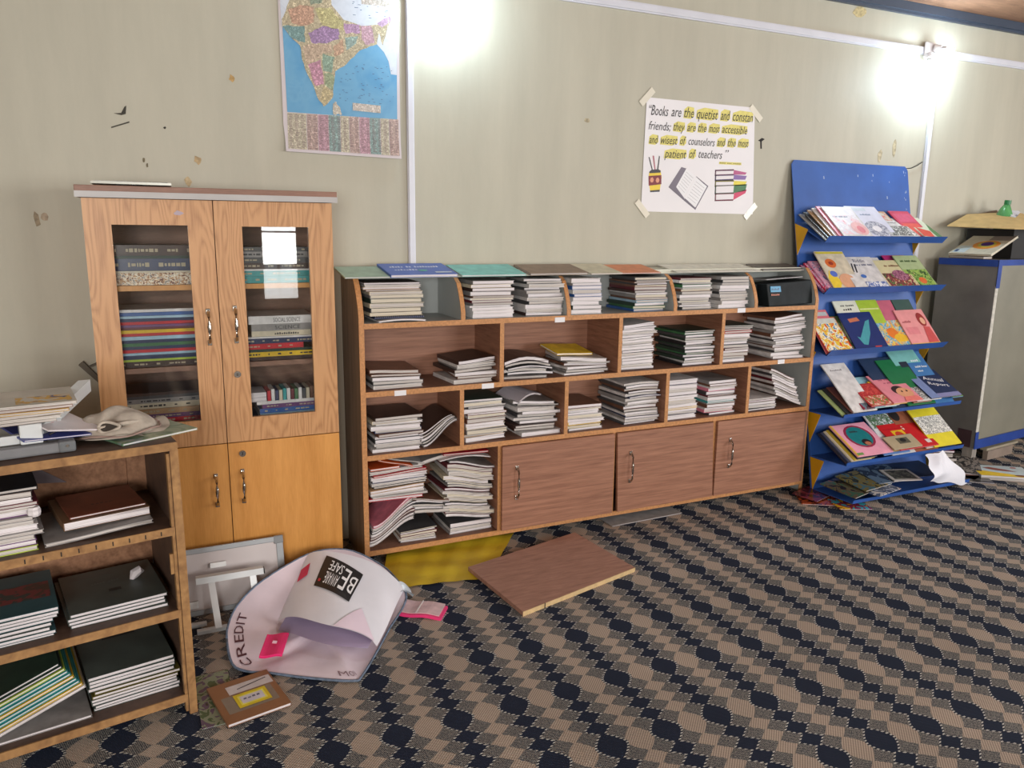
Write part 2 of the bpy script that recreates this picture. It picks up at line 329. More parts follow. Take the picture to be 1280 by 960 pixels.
# ------------------------------------------------------------------ lamps
def emis(name, col, st):
    mt, nt, b = newmat(name); b.inputs['Emission Color'].default_value = col; b.inputs['Emission Strength'].default_value = st; b.inputs['Base Color'].default_value = (1, 1, 1, 1); return mt
M_BULB = emis('lit_bulb', (0.78, 0.91, 1.0, 1), 60)
M_HOLD = mat((205, 200, 200), 0.4, var=0.05)
def bulb(name, label, base, d, size=0.034, power=10):
    base = Vector(base); d = Vector(d).normalized()
    t = thing(name, label, 'lamp', base)
    MB().tube([base, base+d*0.035], [0.022, 0.024], 14).build('bulb_holder', M_HOLD, t, smooth=False)
    p0 = base+d*0.035
    MB().tube([p0, p0+d*0.02, p0+d*0.04], [0.016, 0.020, size*0.9], 16).build('bulb_collar', M_HOLD, t, smooth=True)
    q = p0+d*0.04; pts = []; rad = []
    for i in range(9):
        a = math.pi/2*i/8; pts.append(q+d*(size*1.25*math.sin(a))); rad.append(max(0.001, size*(math.cos(a)*0.98+0.02)))
    MB().tube(pts, rad, 18).build('glass_globe', M_BULB, t, smooth=True)
    l = bpy.data.lights.new('bulb_light', 'POINT'); l.energy = power; l.color = (0.66, 0.86, 1.0); l.shadow_soft_size = size
    lo = bpy.data.objects.new('bulb_light', l); COL.objects.link(lo); lo.parent = t; lo.location = d*(0.075+size*1.25+size+0.012)
bulb('wall_lamp', 'glaring white bulb on the wall right of the map', (1.20, WY-0.02, 2.47), (0, -0.6, -1), 0.036, 8)
bulb('wall_lamp', 'glaring white bulb pointing down above the blue rack', (4.16, WY-0.03, 2.40), (-0.35, -0.6, -1), 0.036, 6.5)
bulb('wall_lamp', 'second smaller glaring bulb pointing right above the blue rack', (4.20, WY-0.03, 2.44), (0.6, -1.0, -0.35), 0.026, 2)
tag(MB().box(4.13, 4.24, WY-0.03, WY-0.0175, 2.38, 2.47).build('junction_box', M_HOLD, base=(4.18, WY-0.02, 2.38), bevel=0.006), 'small white junction box carrying the two bulbs above the rack', 'junction box')

# ------------------------------------------------------------------ map on the wall
M_PAPER = mat((226, 220, 214), 0.5, var=0.03)
mp_ = thing('wall_map', 'glossy printed map of India hanging high on the wall', 'map', (0.776, WY-0.004, 1.69))
def curl(x, z):   # lower edge lifts a little from the wall
    t = max(0, (1.80-z)/0.11); return WY-0.004-0.012*t*t
g = MB(); nx, nz = 2, 14; zs = [1.69+(2.42-1.69)*i/nz for i in range(nz+1)]
vs = []; 
for off in (0, 0.0012):
    for z in zs:
        for i in range(nx+1):
            x0 = 0.535+0.004*(z < 1.75); x = x0+(1.018-x0)*i/nx; vs.append((x, curl(x, z)+off, z-0.008*(i/nx)*(1 if z < 1.7 else 0)))
fs = []; k = (nx+1)*(nz+1)
for j in range(nz):
    for i in range(nx):
        a = j*(nx+1)+i; fs.append((a, a+1, a+nx+2, a+nx+1)); fs.append((k+a, k+a+nx+1, k+a+nx+2, k+a+1))
g.add(vs, fs); g.build('map_sheet', mat((200, 190, 192), 0.22, var=0.03), mp_, smooth=True)
def printed(name, polys, mt, parent, lift=0.0006, bowl=False):
    mb = MB()
    for p in polys:
        # slice by height so that the print follows the sheet
        if bowl:
            zt = max(q[1] for q in p); zb = min(q[1] for q in p); n = 5
            l0, r0 = p[3], p[2]; l1, r1 = p[0], p[1]
            for i in range(n):
                a, b = i/n, (i+1)/n
                mk = lambda u, s0, s1: (s0[0]+(s1[0]-s0[0])*u, s0[1]+(s1[1]-s0[1])*u)
                qs = [mk(a, l0, l1), mk(a, r0, r1), mk(b, r0, r1), mk(b, l0, l1)]
                mb.poly([(x, curl(x, z)-lift, z) for x, z in qs])
        else:
            mb.poly([(x, curl(x, z)-lift, z) for x, z in p])
    return mb.build(name, mt, parent)
printed('sea_print', [[(0.544, 2.41), (1.01, 2.41), (1.005, 1.842), (0.552, 1.842)]], artmat([(84, 140, 180), (110, 160, 192), (94, 150, 188)], 9, 0.2, 'lin'), mp_, .0006)
printed('neighbour_land', [[(0.541, 2.41), (1.010, 2.41), (1.006, 2.02), (0.981, 2.021), (0.971, 2.072), (0.953, 2.104), (0.924, 2.132), (0.831, 2.159), (0.648, 2.153), (0.544, 2.161)]], artmat([(178, 184, 194), (200, 204, 212), (190, 194, 204)], 20, 0.2, 'lin'), mp_, .0010)
def LAND(c):
    c = tuple(int(.72*a+.28*b) for a, b in zip(c, (198, 188, 172)))
    return artmat([tuple(int(v*0.40) for v in c), tuple(int(v*0.82) for v in c), tuple(int(v*0.9) for v in c), tuple(min(255, int(v*1.12)) for v in c)], 130, 0.25, 'lin')
def jag(p, n=4, a=.0035):
    out = []
    for (x0, z0), (x1, z1) in zip(p, p[1:]+p[:1]):
        for k in range(n): t = k/n; out.append((x0+(x1-x0)*t+(R.uniform(-a, a) if k else 0), z0+(z1-z0)*t+(R.uniform(-a, a) if k else 0)))
    return out
printed('india_land', [jag([(0.655, 2.39), (0.579, 2.26), (0.564, 2.22), (0.546, 2.186), (0.546, 2.161), (0.573, 2.129), (0.612, 2.096), (0.618, 2.046), (0.635, 1.995), (0.661, 1.944), (0.677, 1.898), (0.697, 1.873), (0.715, 1.887), (0.736, 1.913), (0.743, 1.97), (0.748, 2.011), (0.784, 2.034), (0.813, 2.064), (0.851, 2.101), (0.895, 2.122), (0.923, 2.132), (0.933, 2.177), (0.948, 2.13), (0.966, 2.187), (0.989, 2.237), (0.933, 2.21), (0.86, 2.196), (0.789, 2.211), (0.742, 2.261), (0.73, 2.39)], 3, .002)], LAND((200, 184, 150)), mp_, .0014)
for nm, pts, c in (('lanka', [(0.736, 1.889), (0.749, 1.895), (0.771, 1.847), (0.735, 1.845)], (214, 204, 190)), ('purple', [(0.645, 2.146), (0.704, 2.178), (0.767, 2.175), (0.769, 2.136), (0.716, 2.114), (0.66, 2.11)], (160, 124, 178)),
        ('orange', [(0.57, 2.221), (0.618, 2.246), (0.672, 2.243), (0.67, 2.188), (0.622, 2.169), (0.582, 2.178)], (206, 156, 130)), ('pink', [(0.64, 2.028), (0.691, 2.052), (0.7, 1.957), (0.665, 1.951)], (200, 134, 166)),
        ('teal', [(0.701, 2.076), (0.749, 2.065), (0.733, 2.003), (0.698, 2.01)], (138, 172, 152)), ('gujarat', [(0.548, 2.161), (0.632, 2.17), (0.632, 2.109), (0.583, 2.119)], (110, 156, 158)), ('bihar', [(0.789, 2.198), (0.853, 2.201), (0.856, 2.168), (0.795, 2.159)], (196, 148, 196)),
        ('chhat', [(0.744, 2.107), (0.784, 2.138), (0.786, 2.088), (0.749, 2.068)], (208, 164, 134)), ('odisha', [(0.791, 2.145), (0.845, 2.157), (0.837, 2.127), (0.796, 2.096)], (146, 176, 170)), ('assam', [(0.926, 2.213), (0.982, 2.249), (0.987, 2.23), (0.944, 2.198)], (204, 164, 208)), ('maharashtra', [(.622, 2.095), (.66, 2.108), (.74, 2.11), (.735, 2.075), (.70, 2.078), (.69, 2.055), (.635, 2.03)], (206, 176, 150)), ('uttar', [(.675, 2.24), (.735, 2.25), (.785, 2.205), (.785, 2.17), (.705, 2.18)], (200, 190, 130)), ('andhra', [(.702, 2.0), (.735, 2.0), (.745, 1.99), (.738, 1.935), (.705, 1.955)], (150, 166, 130)), ('tamil', [(.70, 1.95), (.735, 1.93), (.735, 1.915), (.70, 1.88), (.682, 1.90)], (196, 176, 130)), ('bengal', [(.858, 2.195), (.90, 2.20), (.915, 2.14), (.88, 2.125), (.86, 2.15)], (206, 160, 180)), ('north', [(0.63, 2.36), (0.70, 2.36), (0.705, 2.265), (0.66, 2.25)], (134, 150, 130))):
    printed('state_print', [jag(pts)], LAND(c), mp_, .0018)
for q_ in ([(0.816, 1.896), (0.934, 1.893), (0.933, 1.863), (0.816, 1.866)], [(0.862, 2.33), (0.985, 2.33), (0.985, 2.281), (0.863, 2.278)]): printed('legend_box', [q_], LAND((216, 204, 196)), mp_, .0018)
CC = {'cream': (204, 194, 170), 'rose': (194, 164, 158), 'pinkc': (198, 150, 170), 'tealc': (128, 160, 160)}
for pts, c in [([(0.552, 1.839), (0.626, 1.84), (0.623, 1.700), (0.549, 1.701)], 'cream'), ([(0.629, 1.84), (0.671, 1.84), (0.668, 1.700), (0.625, 1.700)], 'rose'), ([(0.673, 1.84), (0.714, 1.84), (0.712, 1.699), (0.670, 1.699)], 'pinkc'), ([(0.716, 1.841), (0.762, 1.841), (0.76, 1.698), (0.714, 1.699)], 'tealc'), ([(0.765, 1.841), (0.798, 1.841), (0.797, 1.697), (0.762, 1.698)], 'cream'), ([(0.801, 1.841), (0.839, 1.842), (0.838, 1.696), (0.799, 1.697)], 'rose'), ([(0.842, 1.842), (0.884, 1.842), (0.883, 1.696), (0.840, 1.696)], 'pinkc'), ([(0.886, 1.842), (0.93, 1.843), (0.929, 1.695), (0.885, 1.696)], 'tealc'), ([(0.933, 1.843), (0.967, 1.843), (0.967, 1.694), (0.931, 1.695)], 'cream'), ([(0.97, 1.843), (1.010, 1.843), (1.010, 1.694), (0.969, 1.694)], 'rose')]:
    printed('table_column', [pts], LAND(CC[c]), mp_, .0010, True)
lines = MB()
for kx in range(19):
    x = 0.556+kx*0.0243
    for kz in range(20):
        z = 1.706+kz*0.0066; wd = R.uniform(.008, .018); lines.poly([(x, curl(x, z)-.0015, z), (x+wd, curl(x, z)-.0015, z), (x+wd, curl(x, z+.002)-.0015, z+.002), (x, curl(x, z+.002)-.0015, z+.002)])
lines.build('table_print', mat((120, 96, 100), 0.4, var=0), mp_)
dots = MB()
for _ in range(60):
    x = R.uniform(0.76, 0.99); z = R.uniform(1.90, 2.06); wd = R.uniform(.003, .010); dots.poly([(x, WY-.0056, z), (x+wd, WY-.0056, z), (x+wd, WY-.0056, z+.002), (x, WY-.0056, z+.002)])
for _ in range(30):
    x = R.uniform(0.82, 0.98); z = R.uniform(2.22, 2.34); wd = R.uniform(.004, .014); dots.poly([(x, WY-.0056, z), (x+wd, WY-.0056, z), (x+wd, WY-.0056, z+.002), (x, WY-.0056, z+.002)])
dots.build('place_names', mat((70, 90, 120), 0.4, var=0), mp_)

# ------------------------------------------------------------------ quotation poster
ps = thing('paper_poster', 'white handmade paper poster with a quotation about books', 'poster', (2.6, WY-0.003, 1.484))
PYF = WY-0.0035
MB().prism([(2.26, 2.028), (2.935, 2.027), (2.973, 1.484), (2.255, 1.487)][::-1], PYF, WY-0.0022, 'y').build('paper_sheet', mat((226, 222, 224), 0.55, var=0.03, scale=3), ps)
def flat(name, polys, mt, k=1):
    mb = MB()
    for p in polys: mb.poly([(x, PYF-0.0003*k, z) for x, z in p])
    return mb.build(name, mt, ps)
INK = mat((42, 38, 40), 0.5, var=0); YEL = mat((216, 204, 112), 0.5, var=0.08, scale=60)
def inkline(txt, x0, x1, z0, z1, h=0.05):
    words = txt.split(' '); tot = sum(len(wd)+1.2 for wd in words); x = x0; mb = MB(); hl = []
    for wd in words:
        ww = (x1-x0)*(len(wd)+0.2)/tot
        vs, fs = text_mesh(wd, 1.0, 0.28)
        if not vs: continue
        xa = min(v[0] for v in vs); xb = max(v[0] for v in vs); zc = z0+(z1-z0)*(x-x0)/(x1-x0)
        P_ = [((x+(a-xa)/(xb-xa)*ww), PYF-0.0012, zc+(b)*h*1.25) for a, b in vs]
        mb.add(P_, [f[::-1] for f in fs])
        if R.random() < 0.72 and wd not in ('\u201d',): hl.append([(x-0.004, zc-0.004), (x+ww*0.7, zc-0.006), (x+ww+0.003, zc+0.008), (x+ww, zc+h*0.9), (x+ww*.35, zc+h*0.97), (x, zc+h*0.7)])
        x += (x1-x0)*(len(wd)+1.2)/tot
    [flat('highlight', [q], YEL, 1) for q in hl]; mb.build('lettering', INK, ps)
inkline('\u201cBooks are the quetist and constan', 2.276, 2.945, 1.948, 1.955, .055)
inkline('friends; they are the most accessible', 2.278, 2.91, 1.880, 1.895, .046)
inkline('and wisest of counselors and the most', 2.285, 2.925, 1.815, 1.829, .045)
inkline('patient of teachers \u201d', 2.38, 2.80, 1.752, 1.768, .047)
flat('highlight', [[(2.723, 1.734), (2.872, 1.735), (2.87, 1.748), (2.725, 1.747)]], YEL)
MB().add([v for k in range(14) for v in ((2.727+k*.010, PYF-.0012, 1.738), (2.734+k*.010, PYF-.0012, 1.738), (2.734+k*.010, PYF-.0012, 1.744), (2.728+k*.010, PYF-.0012, 1.743))], [(4*k, 4*k+1, 4*k+2, 4*k+3) for k in range(14) if k not in (4, 8)]).build('lettering', mat((140, 130, 70), 0.5, var=0), ps)
flat('cup_drawing', [[(2.293, 1.677), (2.36, 1.691), (2.37, 1.655), (2.362, 1.589), (2.305, 1.584), (2.291, 1.645)]], mat((226, 196, 60), 0.5, var=0.05), 1)
flat('cup_band', [[(2.29, 1.659), (2.367, 1.666), (2.37, 1.622), (2.294, 1.612)]], mat((122, 44, 52), 0.5, var=0.1), 2)
flat('cup_band_spots', [[(cx-.011, 1.638), (cx-.004, 1.628), (cx+.008, 1.630), (cx+.012, 1.642), (cx+.004, 1.654), (cx-.007, 1.650)] for cx in (2.311, 2.345)], mat((216, 150, 120), 0.5, var=0.1), 3)
flat('cup_rim', [[(2.293, 1.679), (2.306, 1.689), (2.346, 1.694), (2.362, 1.687), (2.361, 1.678), (2.296, 1.672)], [(2.303, 1.589), (2.362, 1.595), (2.361, 1.585), (2.305, 1.581)]], mat((60, 58, 62), 0.5, var=0), 3)
for pp, c in zip([[(2.285, 1.749), (2.292, 1.749), (2.315, 1.687), (2.308, 1.687)], [(2.308, 1.757), (2.318, 1.757), (2.331, 1.69), (2.324, 1.689)], [(2.347, 1.759), (2.353, 1.755), (2.347, 1.69), (2.339, 1.69)]], [(64, 60, 66), (170, 110, 120), (60, 62, 64)]):
    flat('pencil_drawing', [pp], mat(c, 0.5, var=0), 2)
flat('book_cover_drawing', [[(2.487, 1.71), (2.52, 1.704), (2.462, 1.61), (2.414, 1.609)], [(2.414, 1.609), (2.462, 1.61), (2.517, 1.556), (2.513, 1.546)], [(2.58, 1.667), (2.586, 1.667), (2.664, 1.622), (2.658, 1.616)], [(2.664, 1.622), (2.594, 1.508), (2.588, 1.512), (2.655, 1.62)], [(2.519, 1.558), (2.594, 1.508), (2.59, 1.5), (2.513, 1.546)]], mat((112, 104, 116), 0.5, var=0.1), 1)
flat('book_page_drawing', [[(2.518, 1.704), (2.58, 1.666), (2.514, 1.567), (2.461, 1.612)], [(2.58, 1.662), (2.655, 1.62), (2.591, 1.515), (2.519, 1.557)]], mat((226, 224, 226), 0.5, var=0), 2)
def sub(a, b, t): return (a[0]+(b[0]-a[0])*t, a[1]+(b[1]-a[1])*t)
tl = []
for q in ([(2.518, 1.704), (2.58, 1.666), (2.514, 1.567), (2.461, 1.612)], [(2.58, 1.662), (2.655, 1.62), (2.591, 1.515), (2.519, 1.557)]):
    for i in range(1, 8):
        t = i/8; a = sub(q[0], q[3], t); b = sub(q[1], q[2], t); a2 = sub(a, b, .12); b2 = sub(a, b, .88); tl.append([a2, b2, (b2[0], b2[1]-.0018), (a2[0], a2[1]-.0018)])
flat('page_lines', tl, mat((150, 148, 152), 0.5, var=0), 3)
for pl, pr, c in [([(2.705, 1.702), (2.824, 1.709), (2.822, 1.685), (2.705, 1.677)], [(2.824, 1.709), (2.911, 1.699), (2.902, 1.688), (2.822, 1.685)], (176, 82, 128)), ([(2.707, 1.678), (2.827, 1.685), (2.824, 1.66), (2.707, 1.652)], [(2.827, 1.685), (2.913, 1.682), (2.904, 1.662), (2.824, 1.66)], (130, 98, 160)), ([(2.709, 1.648), (2.829, 1.654), (2.826, 1.629), (2.709, 1.622)], [(2.829, 1.654), (2.916, 1.654), (2.907, 1.634), (2.826, 1.629)], (222, 206, 70)), ([(2.711, 1.627), (2.831, 1.633), (2.83, 1.591), (2.712, 1.584)], [(2.831, 1.633), (2.918, 1.640), (2.911, 1.606), (2.83, 1.591)], (62, 112, 66)), ([(2.714, 1.585), (2.835, 1.591), (2.833, 1.556), (2.715, 1.55)], [(2.835, 1.591), (2.919, 1.613), (2.911, 1.593), (2.833, 1.556)], (198, 60, 96))]:
    flat('drawn_book_outline', [[(x+dx, z+dz) for (x, z), (dx, dz) in zip(pl, ((-.004, .003), (0, .004), (0, -.004), (-.004, -.003)))]], mat(tuple(int(v*.45) for v in c), 0.5, var=0), 1)
    flat('drawn_book_edge', [[pl[0], pl[1], (pl[1][0], pl[1][1]-.004), (pl[0][0], pl[0][1]-.004)], [pl[3], pl[2], (pl[2][0], pl[2][1]+.004), (pl[3][0], pl[3][1]+.004)], [pl[0], (pl[0][0]+.003, pl[0][1]), (pl[3][0]+.003, pl[3][1]), pl[3]]], mat(tuple(int(v*.55) for v in c), 0.5, var=0), 4)
    flat('drawn_book_pages', [pl], mat((220, 214, 216), 0.5, var=0), 2); flat('drawn_book_spine', [pr], mat(c, 0.5, var=0.06), 2)
tape = mat((222, 216, 200), 0.15, var=0.05)
for x, z, a in ((2.262, 2.03, .8), (2.945, 2.0, -.7), (2.262, 1.50, -.8), (2.955, 1.50, .8)):
    c, s_ = math.cos(a)*.05, math.sin(a)*.05; c2, s2 = -math.sin(a)*.016, math.cos(a)*.016
    MB().prism([(x-c-c2, z-s_-s2), (x+c-c2, z+s_-s2), (x+c+c2, z+s_+s2), (x-c+c2, z-s_+s2)], PYF-0.0009, PYF-0.0006, 'y').build('tape_strip', tape, ps)

# ------------------------------------------------------------------ books: generic builders
CV = {'white': (214, 210, 208), 'cream': (206, 194, 170), 'grey': (142, 138, 136), 'dark grey': (70, 70, 72), 'black': (36, 35, 38), 'brown': (112, 76, 58), 'dark brown': (66, 46, 40), 'maroon': (98, 34, 44), 'red': (186, 34, 46), 'orange': (204, 86, 36), 'yellow': (214, 176, 40),
      'green': (60, 108, 70), 'dark green': (44, 62, 52), 'teal': (60, 150, 150), 'blue': (48, 88, 150), 'navy': (36, 46, 82), 'pink': (222, 130, 150), 'tan': (178, 142, 104), 'purple': (104, 62, 110), 'pale blue': (156, 186, 204), 'lime': (170, 190, 70)}
def cov(c, rough=0.45): return mat(CV[c], rough, var=0.16, scale=22)
def bendfn(kind, b, w):
    if not b: return lambda x: 0.0
    def f(x):
        s = min(1, max(0, (x+w/2)/w)); sm = s*s*(3-2*s)
        if kind == 'arch': return b*math.sin(math.pi*s)
        if kind == 'left': return b*sm
        if kind == 'right': return b*(1-sm)
        if kind == 'sag': return b*(1-math.sin(math.pi*s))
        return 0.0
    return f
def slab(mb, w, d, t, fn, n, spine='back', mc=0, mp=1):
    c = min(0.0016, t*0.16); e = 0.003
    x0, x1, y0, y1 = -w/2, w/2, 0.0, d
    mb.bent(x0, x1, y0, y1, 0, c, fn, n, mc); mb.bent(x0, x1, y0, y1, t-c, t, fn, n, mc)
    px0, px1, py0, py1 = x0+e, x1-e, y0+e, y1-e
    if spine == 'left': mb.bent(x0, x0+0.0025, y0, y1, c, t-c, fn, 1, mc); px0 = x0+0.0025
    elif spine == 'front': mb.bent(x0, x1, y0, y0+0.0025, c, t-c, fn, n, mc); py0 = y0+0.0025
    elif spine == 'right': mb.bent(x1-0.0025, x1, y0, y1, c, t-c, fn, 1, mc); px1 = x1-0.0025
    else: mb.bent(x0, x1, y1-0.0025, y1, c, t-c, fn, n, mc); py1 = y1-0.0025
    mb.bent(px0, px1, py0, py1, c, t-c, fn, n, mp)
def booklet(name, label, cat, group, w, d, t, cover, page='w', loc=(0, 0, 0), rot=(0, 0, 0), bend=None, spine='back', n=6):
    mb = MB(); slab(mb, w, d, t, bendfn(*(bend or ('', 0)), w), n if bend else 1, spine)
    o = mb.build(name, [cover if not isinstance(cover, str) else cov(cover), PAGES[page]], None, loc, rot, local=True)
    return tag(o, label, cat, group)
def stack(desc, xc, yf, zb, H, n, w, d, cols, pages='w', jit=0.008, rotj=3.0, bend=None, spine='back', kind='booklet', name='booklet', tvar=0.4, frame=None, words=None, spin=0.0):
    """n books of total height H piled at (xc, yf, zb); bend=(kind, first, last)"""
    ts = [R.uniform(1-tvar, 1+tvar) for _ in range(n)]; tot = sum(ts); z = zb; gap = 0.0004
    for i in range(n):
        t = max(0.003, ts[i]/tot*H-gap); c = cols[i % len(cols)] if isinstance(cols, list) else cols
        pg = pages[i % len(pages)]
        b = None
        if bend: b = (bend[0], bend[1]+(bend[2]-bend[1])*i/max(1, n-1))
        x = xc+R.uniform(-jit, jit); y = yf+R.uniform(0, jit*1.4); rz = math.radians(spin+R.uniform(-rotj, rotj))
        lab = '%s %s, %s, %s' % (c+('-covered' if c not in ('white', 'cream') else ''), kind, (ORD[i]+' from the bottom') if 0 < i < n-1 else ('lowest' if i == 0 else 'topmost'), desc)
        p = Vector((x, y, z))
        booklet(name, lab, 'book', 'books in the '+desc, w*R.uniform(.93, 1.0), d*R.uniform(.93, 1.0), t, c, pg, p if frame is None else frame(p), (0, 0, rz+(frame.rz if frame else 0)), b, spine)
        z += t+gap
    return z
LEGIBLE = ('Riddle', 'Annual', 'Report', 'SCIENCE', 'SOCIAL SCIENCE')
def dashes(txt, width, height):
    """print too small to read in the photo: word-long strokes"""
    vs, fs = [], []; n = max(2, len(txt)); x = 0.0; cw = width/n
    for ch in txt:
        if ch != ' ':
            k = len(vs); hh = height*R.uniform(.45, .8); vs += [(x, height*.1), (x+cw*.72, height*.1), (x+cw*.72, height*.1+hh), (x+cw*.1, height*.1+hh)]; fs.append((k, k+1, k+2, k+3))
        x += cw
    return vs, fs
def shapes(root, w, h, z, spec, name='cover_picture'):
    """flat print on a cover: spec of (kind, ..., colour or material) in 0..1 cover units"""
    mb = MB(); mats = []
    def mi(c):
        mt = mat(c, 0.45, var=0.06, scale=40) if isinstance(c, tuple) else (cov(c) if isinstance(c, str) else c)
        if mt not in mats: mats.append(mt)
        return mats.index(mt)
    for k, s in enumerate(spec):
        zz = z+0.0003*(k+1)
        if s[0] == 'rect': x0, y0, x1, y1 = s[1:5]; pts = [(x0, y0), (x1, y0), (x1, y1), (x0, y1)]
        elif s[0] == 'disc':
            cx, cy, rx, ry = s[1:5]; pts = [(cx+rx*math.cos(2*math.pi*i/18), cy+ry*math.sin(2*math.pi*i/18)) for i in range(18)]
        elif s[0] == 'poly': pts = s[1]
        elif s[0] == 'text':
            txt, x0, y0, tw, th = s[1:6]; rotd = s[7] if len(s) > 7 else 0
            vs, fs = text_fit(txt, tw*w, th*h) if txt in LEGIBLE else dashes(txt, tw*w, th*h); ca, sa = math.cos(rotd), math.sin(rotd)
            mb.add([((x0-.5)*w+a*ca-b*sa, y0*h+a*sa+b*ca, zz) for a, b in vs], fs, mi(s[6])); continue
        col = s[-1]
        mb.add([((a-.5)*w, b*h, zz) for a, b in pts], [tuple(range(len(pts)))], mi(col))
    if mb.v: mb.build(name, mats, root)
def cover_book(label, w, h, t, cover, loc, rot, spec=(), group=None, page='w', name='picture_book', cat='book', spine='left'):
    r = thing(name, label, cat, loc, rot, group, local=True)
    c = min(0.0012, t*0.2); cm = cover if not isinstance(cover, (str, tuple)) else (cov(cover, 0.35) if isinstance(cover, str) else mat(cover, 0.35, var=0.06, scale=20))
    mb = MB().box(-w/2, w/2, 0, h, 0, c).box(-w/2, w/2, 0, h, t-c, t).box(-w/2, -w/2+.002, 0, h, c, t-c)
    mb.build('cover', cm, r)
    MB().box(-w/2+.002, w/2-.002, .002, h-.002, c, t-c).build('pages', PAGES[page], r)
    if spec: shapes(r, w, h, t, spec)
    return r

# ------------------------------------------------------------------ glazed cupboard
V1 = ash('tan_ash_veneer', (164, 114, 70), (194, 144, 96))
V2 = wood('honey_laminate', (190, 128, 58), (212, 150, 78), (6, 6, 0.5), 0.6, 4, 0.4, 40)
V_TOP = wood('brown_top_board', (116, 82, 66), (148, 108, 90), (0.6, 6, 6), 1, 4)
M_GREYST = mat((176, 172, 170), 0.4, var=0.05)
M_CHROME = mat((200, 196, 190), 0.18, 1.0, var=0.0)
M_INNER = wood('cupboard_interior', (112, 78, 60), (146, 106, 84), (1, 1, 6), 1, 4)
CX0, CX1, CXM, CYF, CYB = -0.18, 0.635, 0.222, 2.95, 3.315
cb = thing('bookcase_cupboard', 'honey wooden cupboard with two glazed doors over two plain doors', 'cupboard', ((CX0+CX1)/2, 3.13, 0))
MB().box(CX0, CX0+.018, CYF+.019, CYB, 0, 1.482).build('side_panel', V2, cb)
MB().box(CX1-.018, CX1, CYF+.019, CYB, 0, 1.482).build('side_panel', V2, cb)
MB().box(CX0+.018, CX1-.018, CYB-.006, CYB, .03, 1.482).build('back_panel', M_INNER, cb)
tb = MB().box(CX0-.016, CX1+.016, CYF-.022, CYB+.005, 1.4845, 1.522).build('top_board', V_TOP, cb, bevel=.0015)
MB().box(CX0-.0165, CX1+.0165, CYF-.026, CYF-.0221, 1.483, 1.503).build('edge_strip', M_GREYST, tb)
for z in (0.04, 0.605, 0.890, 1.180):
    MB().box(CX0+.018, CX1-.018, CYF+.04, CYB-.006, z-.009, z+.009).build('shelf', V2 if z > 1 else M_INNER, cb)
def handle(parent, x, z0, z1, y, out=0.028):
    zm = (z0+z1)/2; h = z1-z0
    MB().tube([(x, y+.001, z1), (x, y-out*.55, z1-.004), (x, y-out*.95, z1-.018), (x, y-out, zm+h*.12), (x, y-out*.9, zm), (x, y-out, zm-h*.12), (x, y-out*.95, z0+.018), (x, y-out*.55, z0+.004), (x, y+.001, z0)],
              [.006, .006, .0045, .0055, .007, .0055, .0045, .006, .006], 8).build('handle', M_CHROME, parent, smooth=True)
    for zz_ in (z0, z1): MB().box(x-.0075, x+.0075, y-.005, y+.001, zz_-.010, zz_+.010).build('handle_foot', M_CHROME, parent, bevel=.002)
def lock(parent, x, z, y):
    MB().tube([(x, y+.002, z), (x, y-.006, z)], [.0135, .012], 16).build('lock', M_CHROME, parent)
    MB().box(x-.0015, x+.0015, y-.0068, y-.006, z-.005, z+.005).build('keyhole', mat((20, 20, 20), 0.6, var=0), parent)
def glazed(x0, x1, gx0, gx1, gz0, gz1):
    z0, z1 = 0.609, 1.4815; y0, y1 = CYF, CYF+.0185
    d = MB().box(x0, gx0, y0, y1, z0, z1).box(gx1, x1, y0, y1, z0, z1).box(gx0, gx1, y0, y1, z0, gz0).box(gx0, gx1, y0, y1, gz1, z1).build('door', V1, cb)
    MB().box(gx0-.001, gx1+.001, y0+.008, y0+.011, gz0-.001, gz1+.001).build('glass_pane', GLASS, d)
    return d
d1 = glazed(CX0, CXM-.0015, -.098, .137, .702, 1.396); d2 = glazed(CXM+.0015, CX1, .315, .547, .698, 1.394)
handle(d1, .184, .985, 1.098, CYF); handle(d2, .275, .988, 1.106, CYF); lock(d2, .271, .864, CYF)
MB().prism([(.095, 1.436), (.107, 1.446), (.122, 1.441), (.128, 1.436), (.115, 1.430), (.100, 1.431)], CYF-.0008, CYF+.0002, 'y').build('sticker_scrap', mat((176, 160, 170), 0.6), d1)
d3 = MB().box(CX0, CXM-.0015, CYF, CYF+.0185, .03, .6055).build('door', V2, cb); d4 = MB().box(CXM+.0015, CX1, CYF, CYF+.0185, .03, .6055).build('door', V2, cb)
handle(d3, .174, .376, .487, CYF); handle(d4, .268, .378, .494, CYF); lock(d4, .272, .563, CYF)
# bent strip on the wall and flat panel on top
tag(MB().hexa([(-.262, 3.30, .872), (-.246, 3.30, .885), (-.246, 3.328, .885), (-.262, 3.328, .872), (-.192, 3.30, .79), (-.182, 3.30, .80), (-.182, 3.328, .80), (-.192, 3.328, .79)]).hexa([(-.236, 3.305, .858), (-.226, 3.305, .866), (-.226, 3.328, .866), (-.236, 3.328, .858), (-.19, 3.305, .872), (-.19, 3.305, .882), (-.19, 3.328, .882), (-.19, 3.328, .872)]).build('metal_bracket', mat((92, 84, 72), 0.5, 0.3), base=(-.22, 3.32, .79)), 'bent dark metal bracket on the wall left of the cupboard', 'bracket')
tp = thing('flat_panel', 'thin silver-edged panel lying on top of the cupboard', 'panel', (-.025, 2.955, 1.5235), (0, 0, math.radians(-1)), local=True)
MB().hexa([(-.125, .02, .006), (.12, -.01, .004), (.12, .16, .004), (-.125, .17, .006), (-.125, .02, .014), (.12, -.01, .012), (.12, .16, .012), (-.125, .17, .014)]).build('silver_rim', mat((140, 138, 128), 0.3, 0.2, var=0.05), tp)
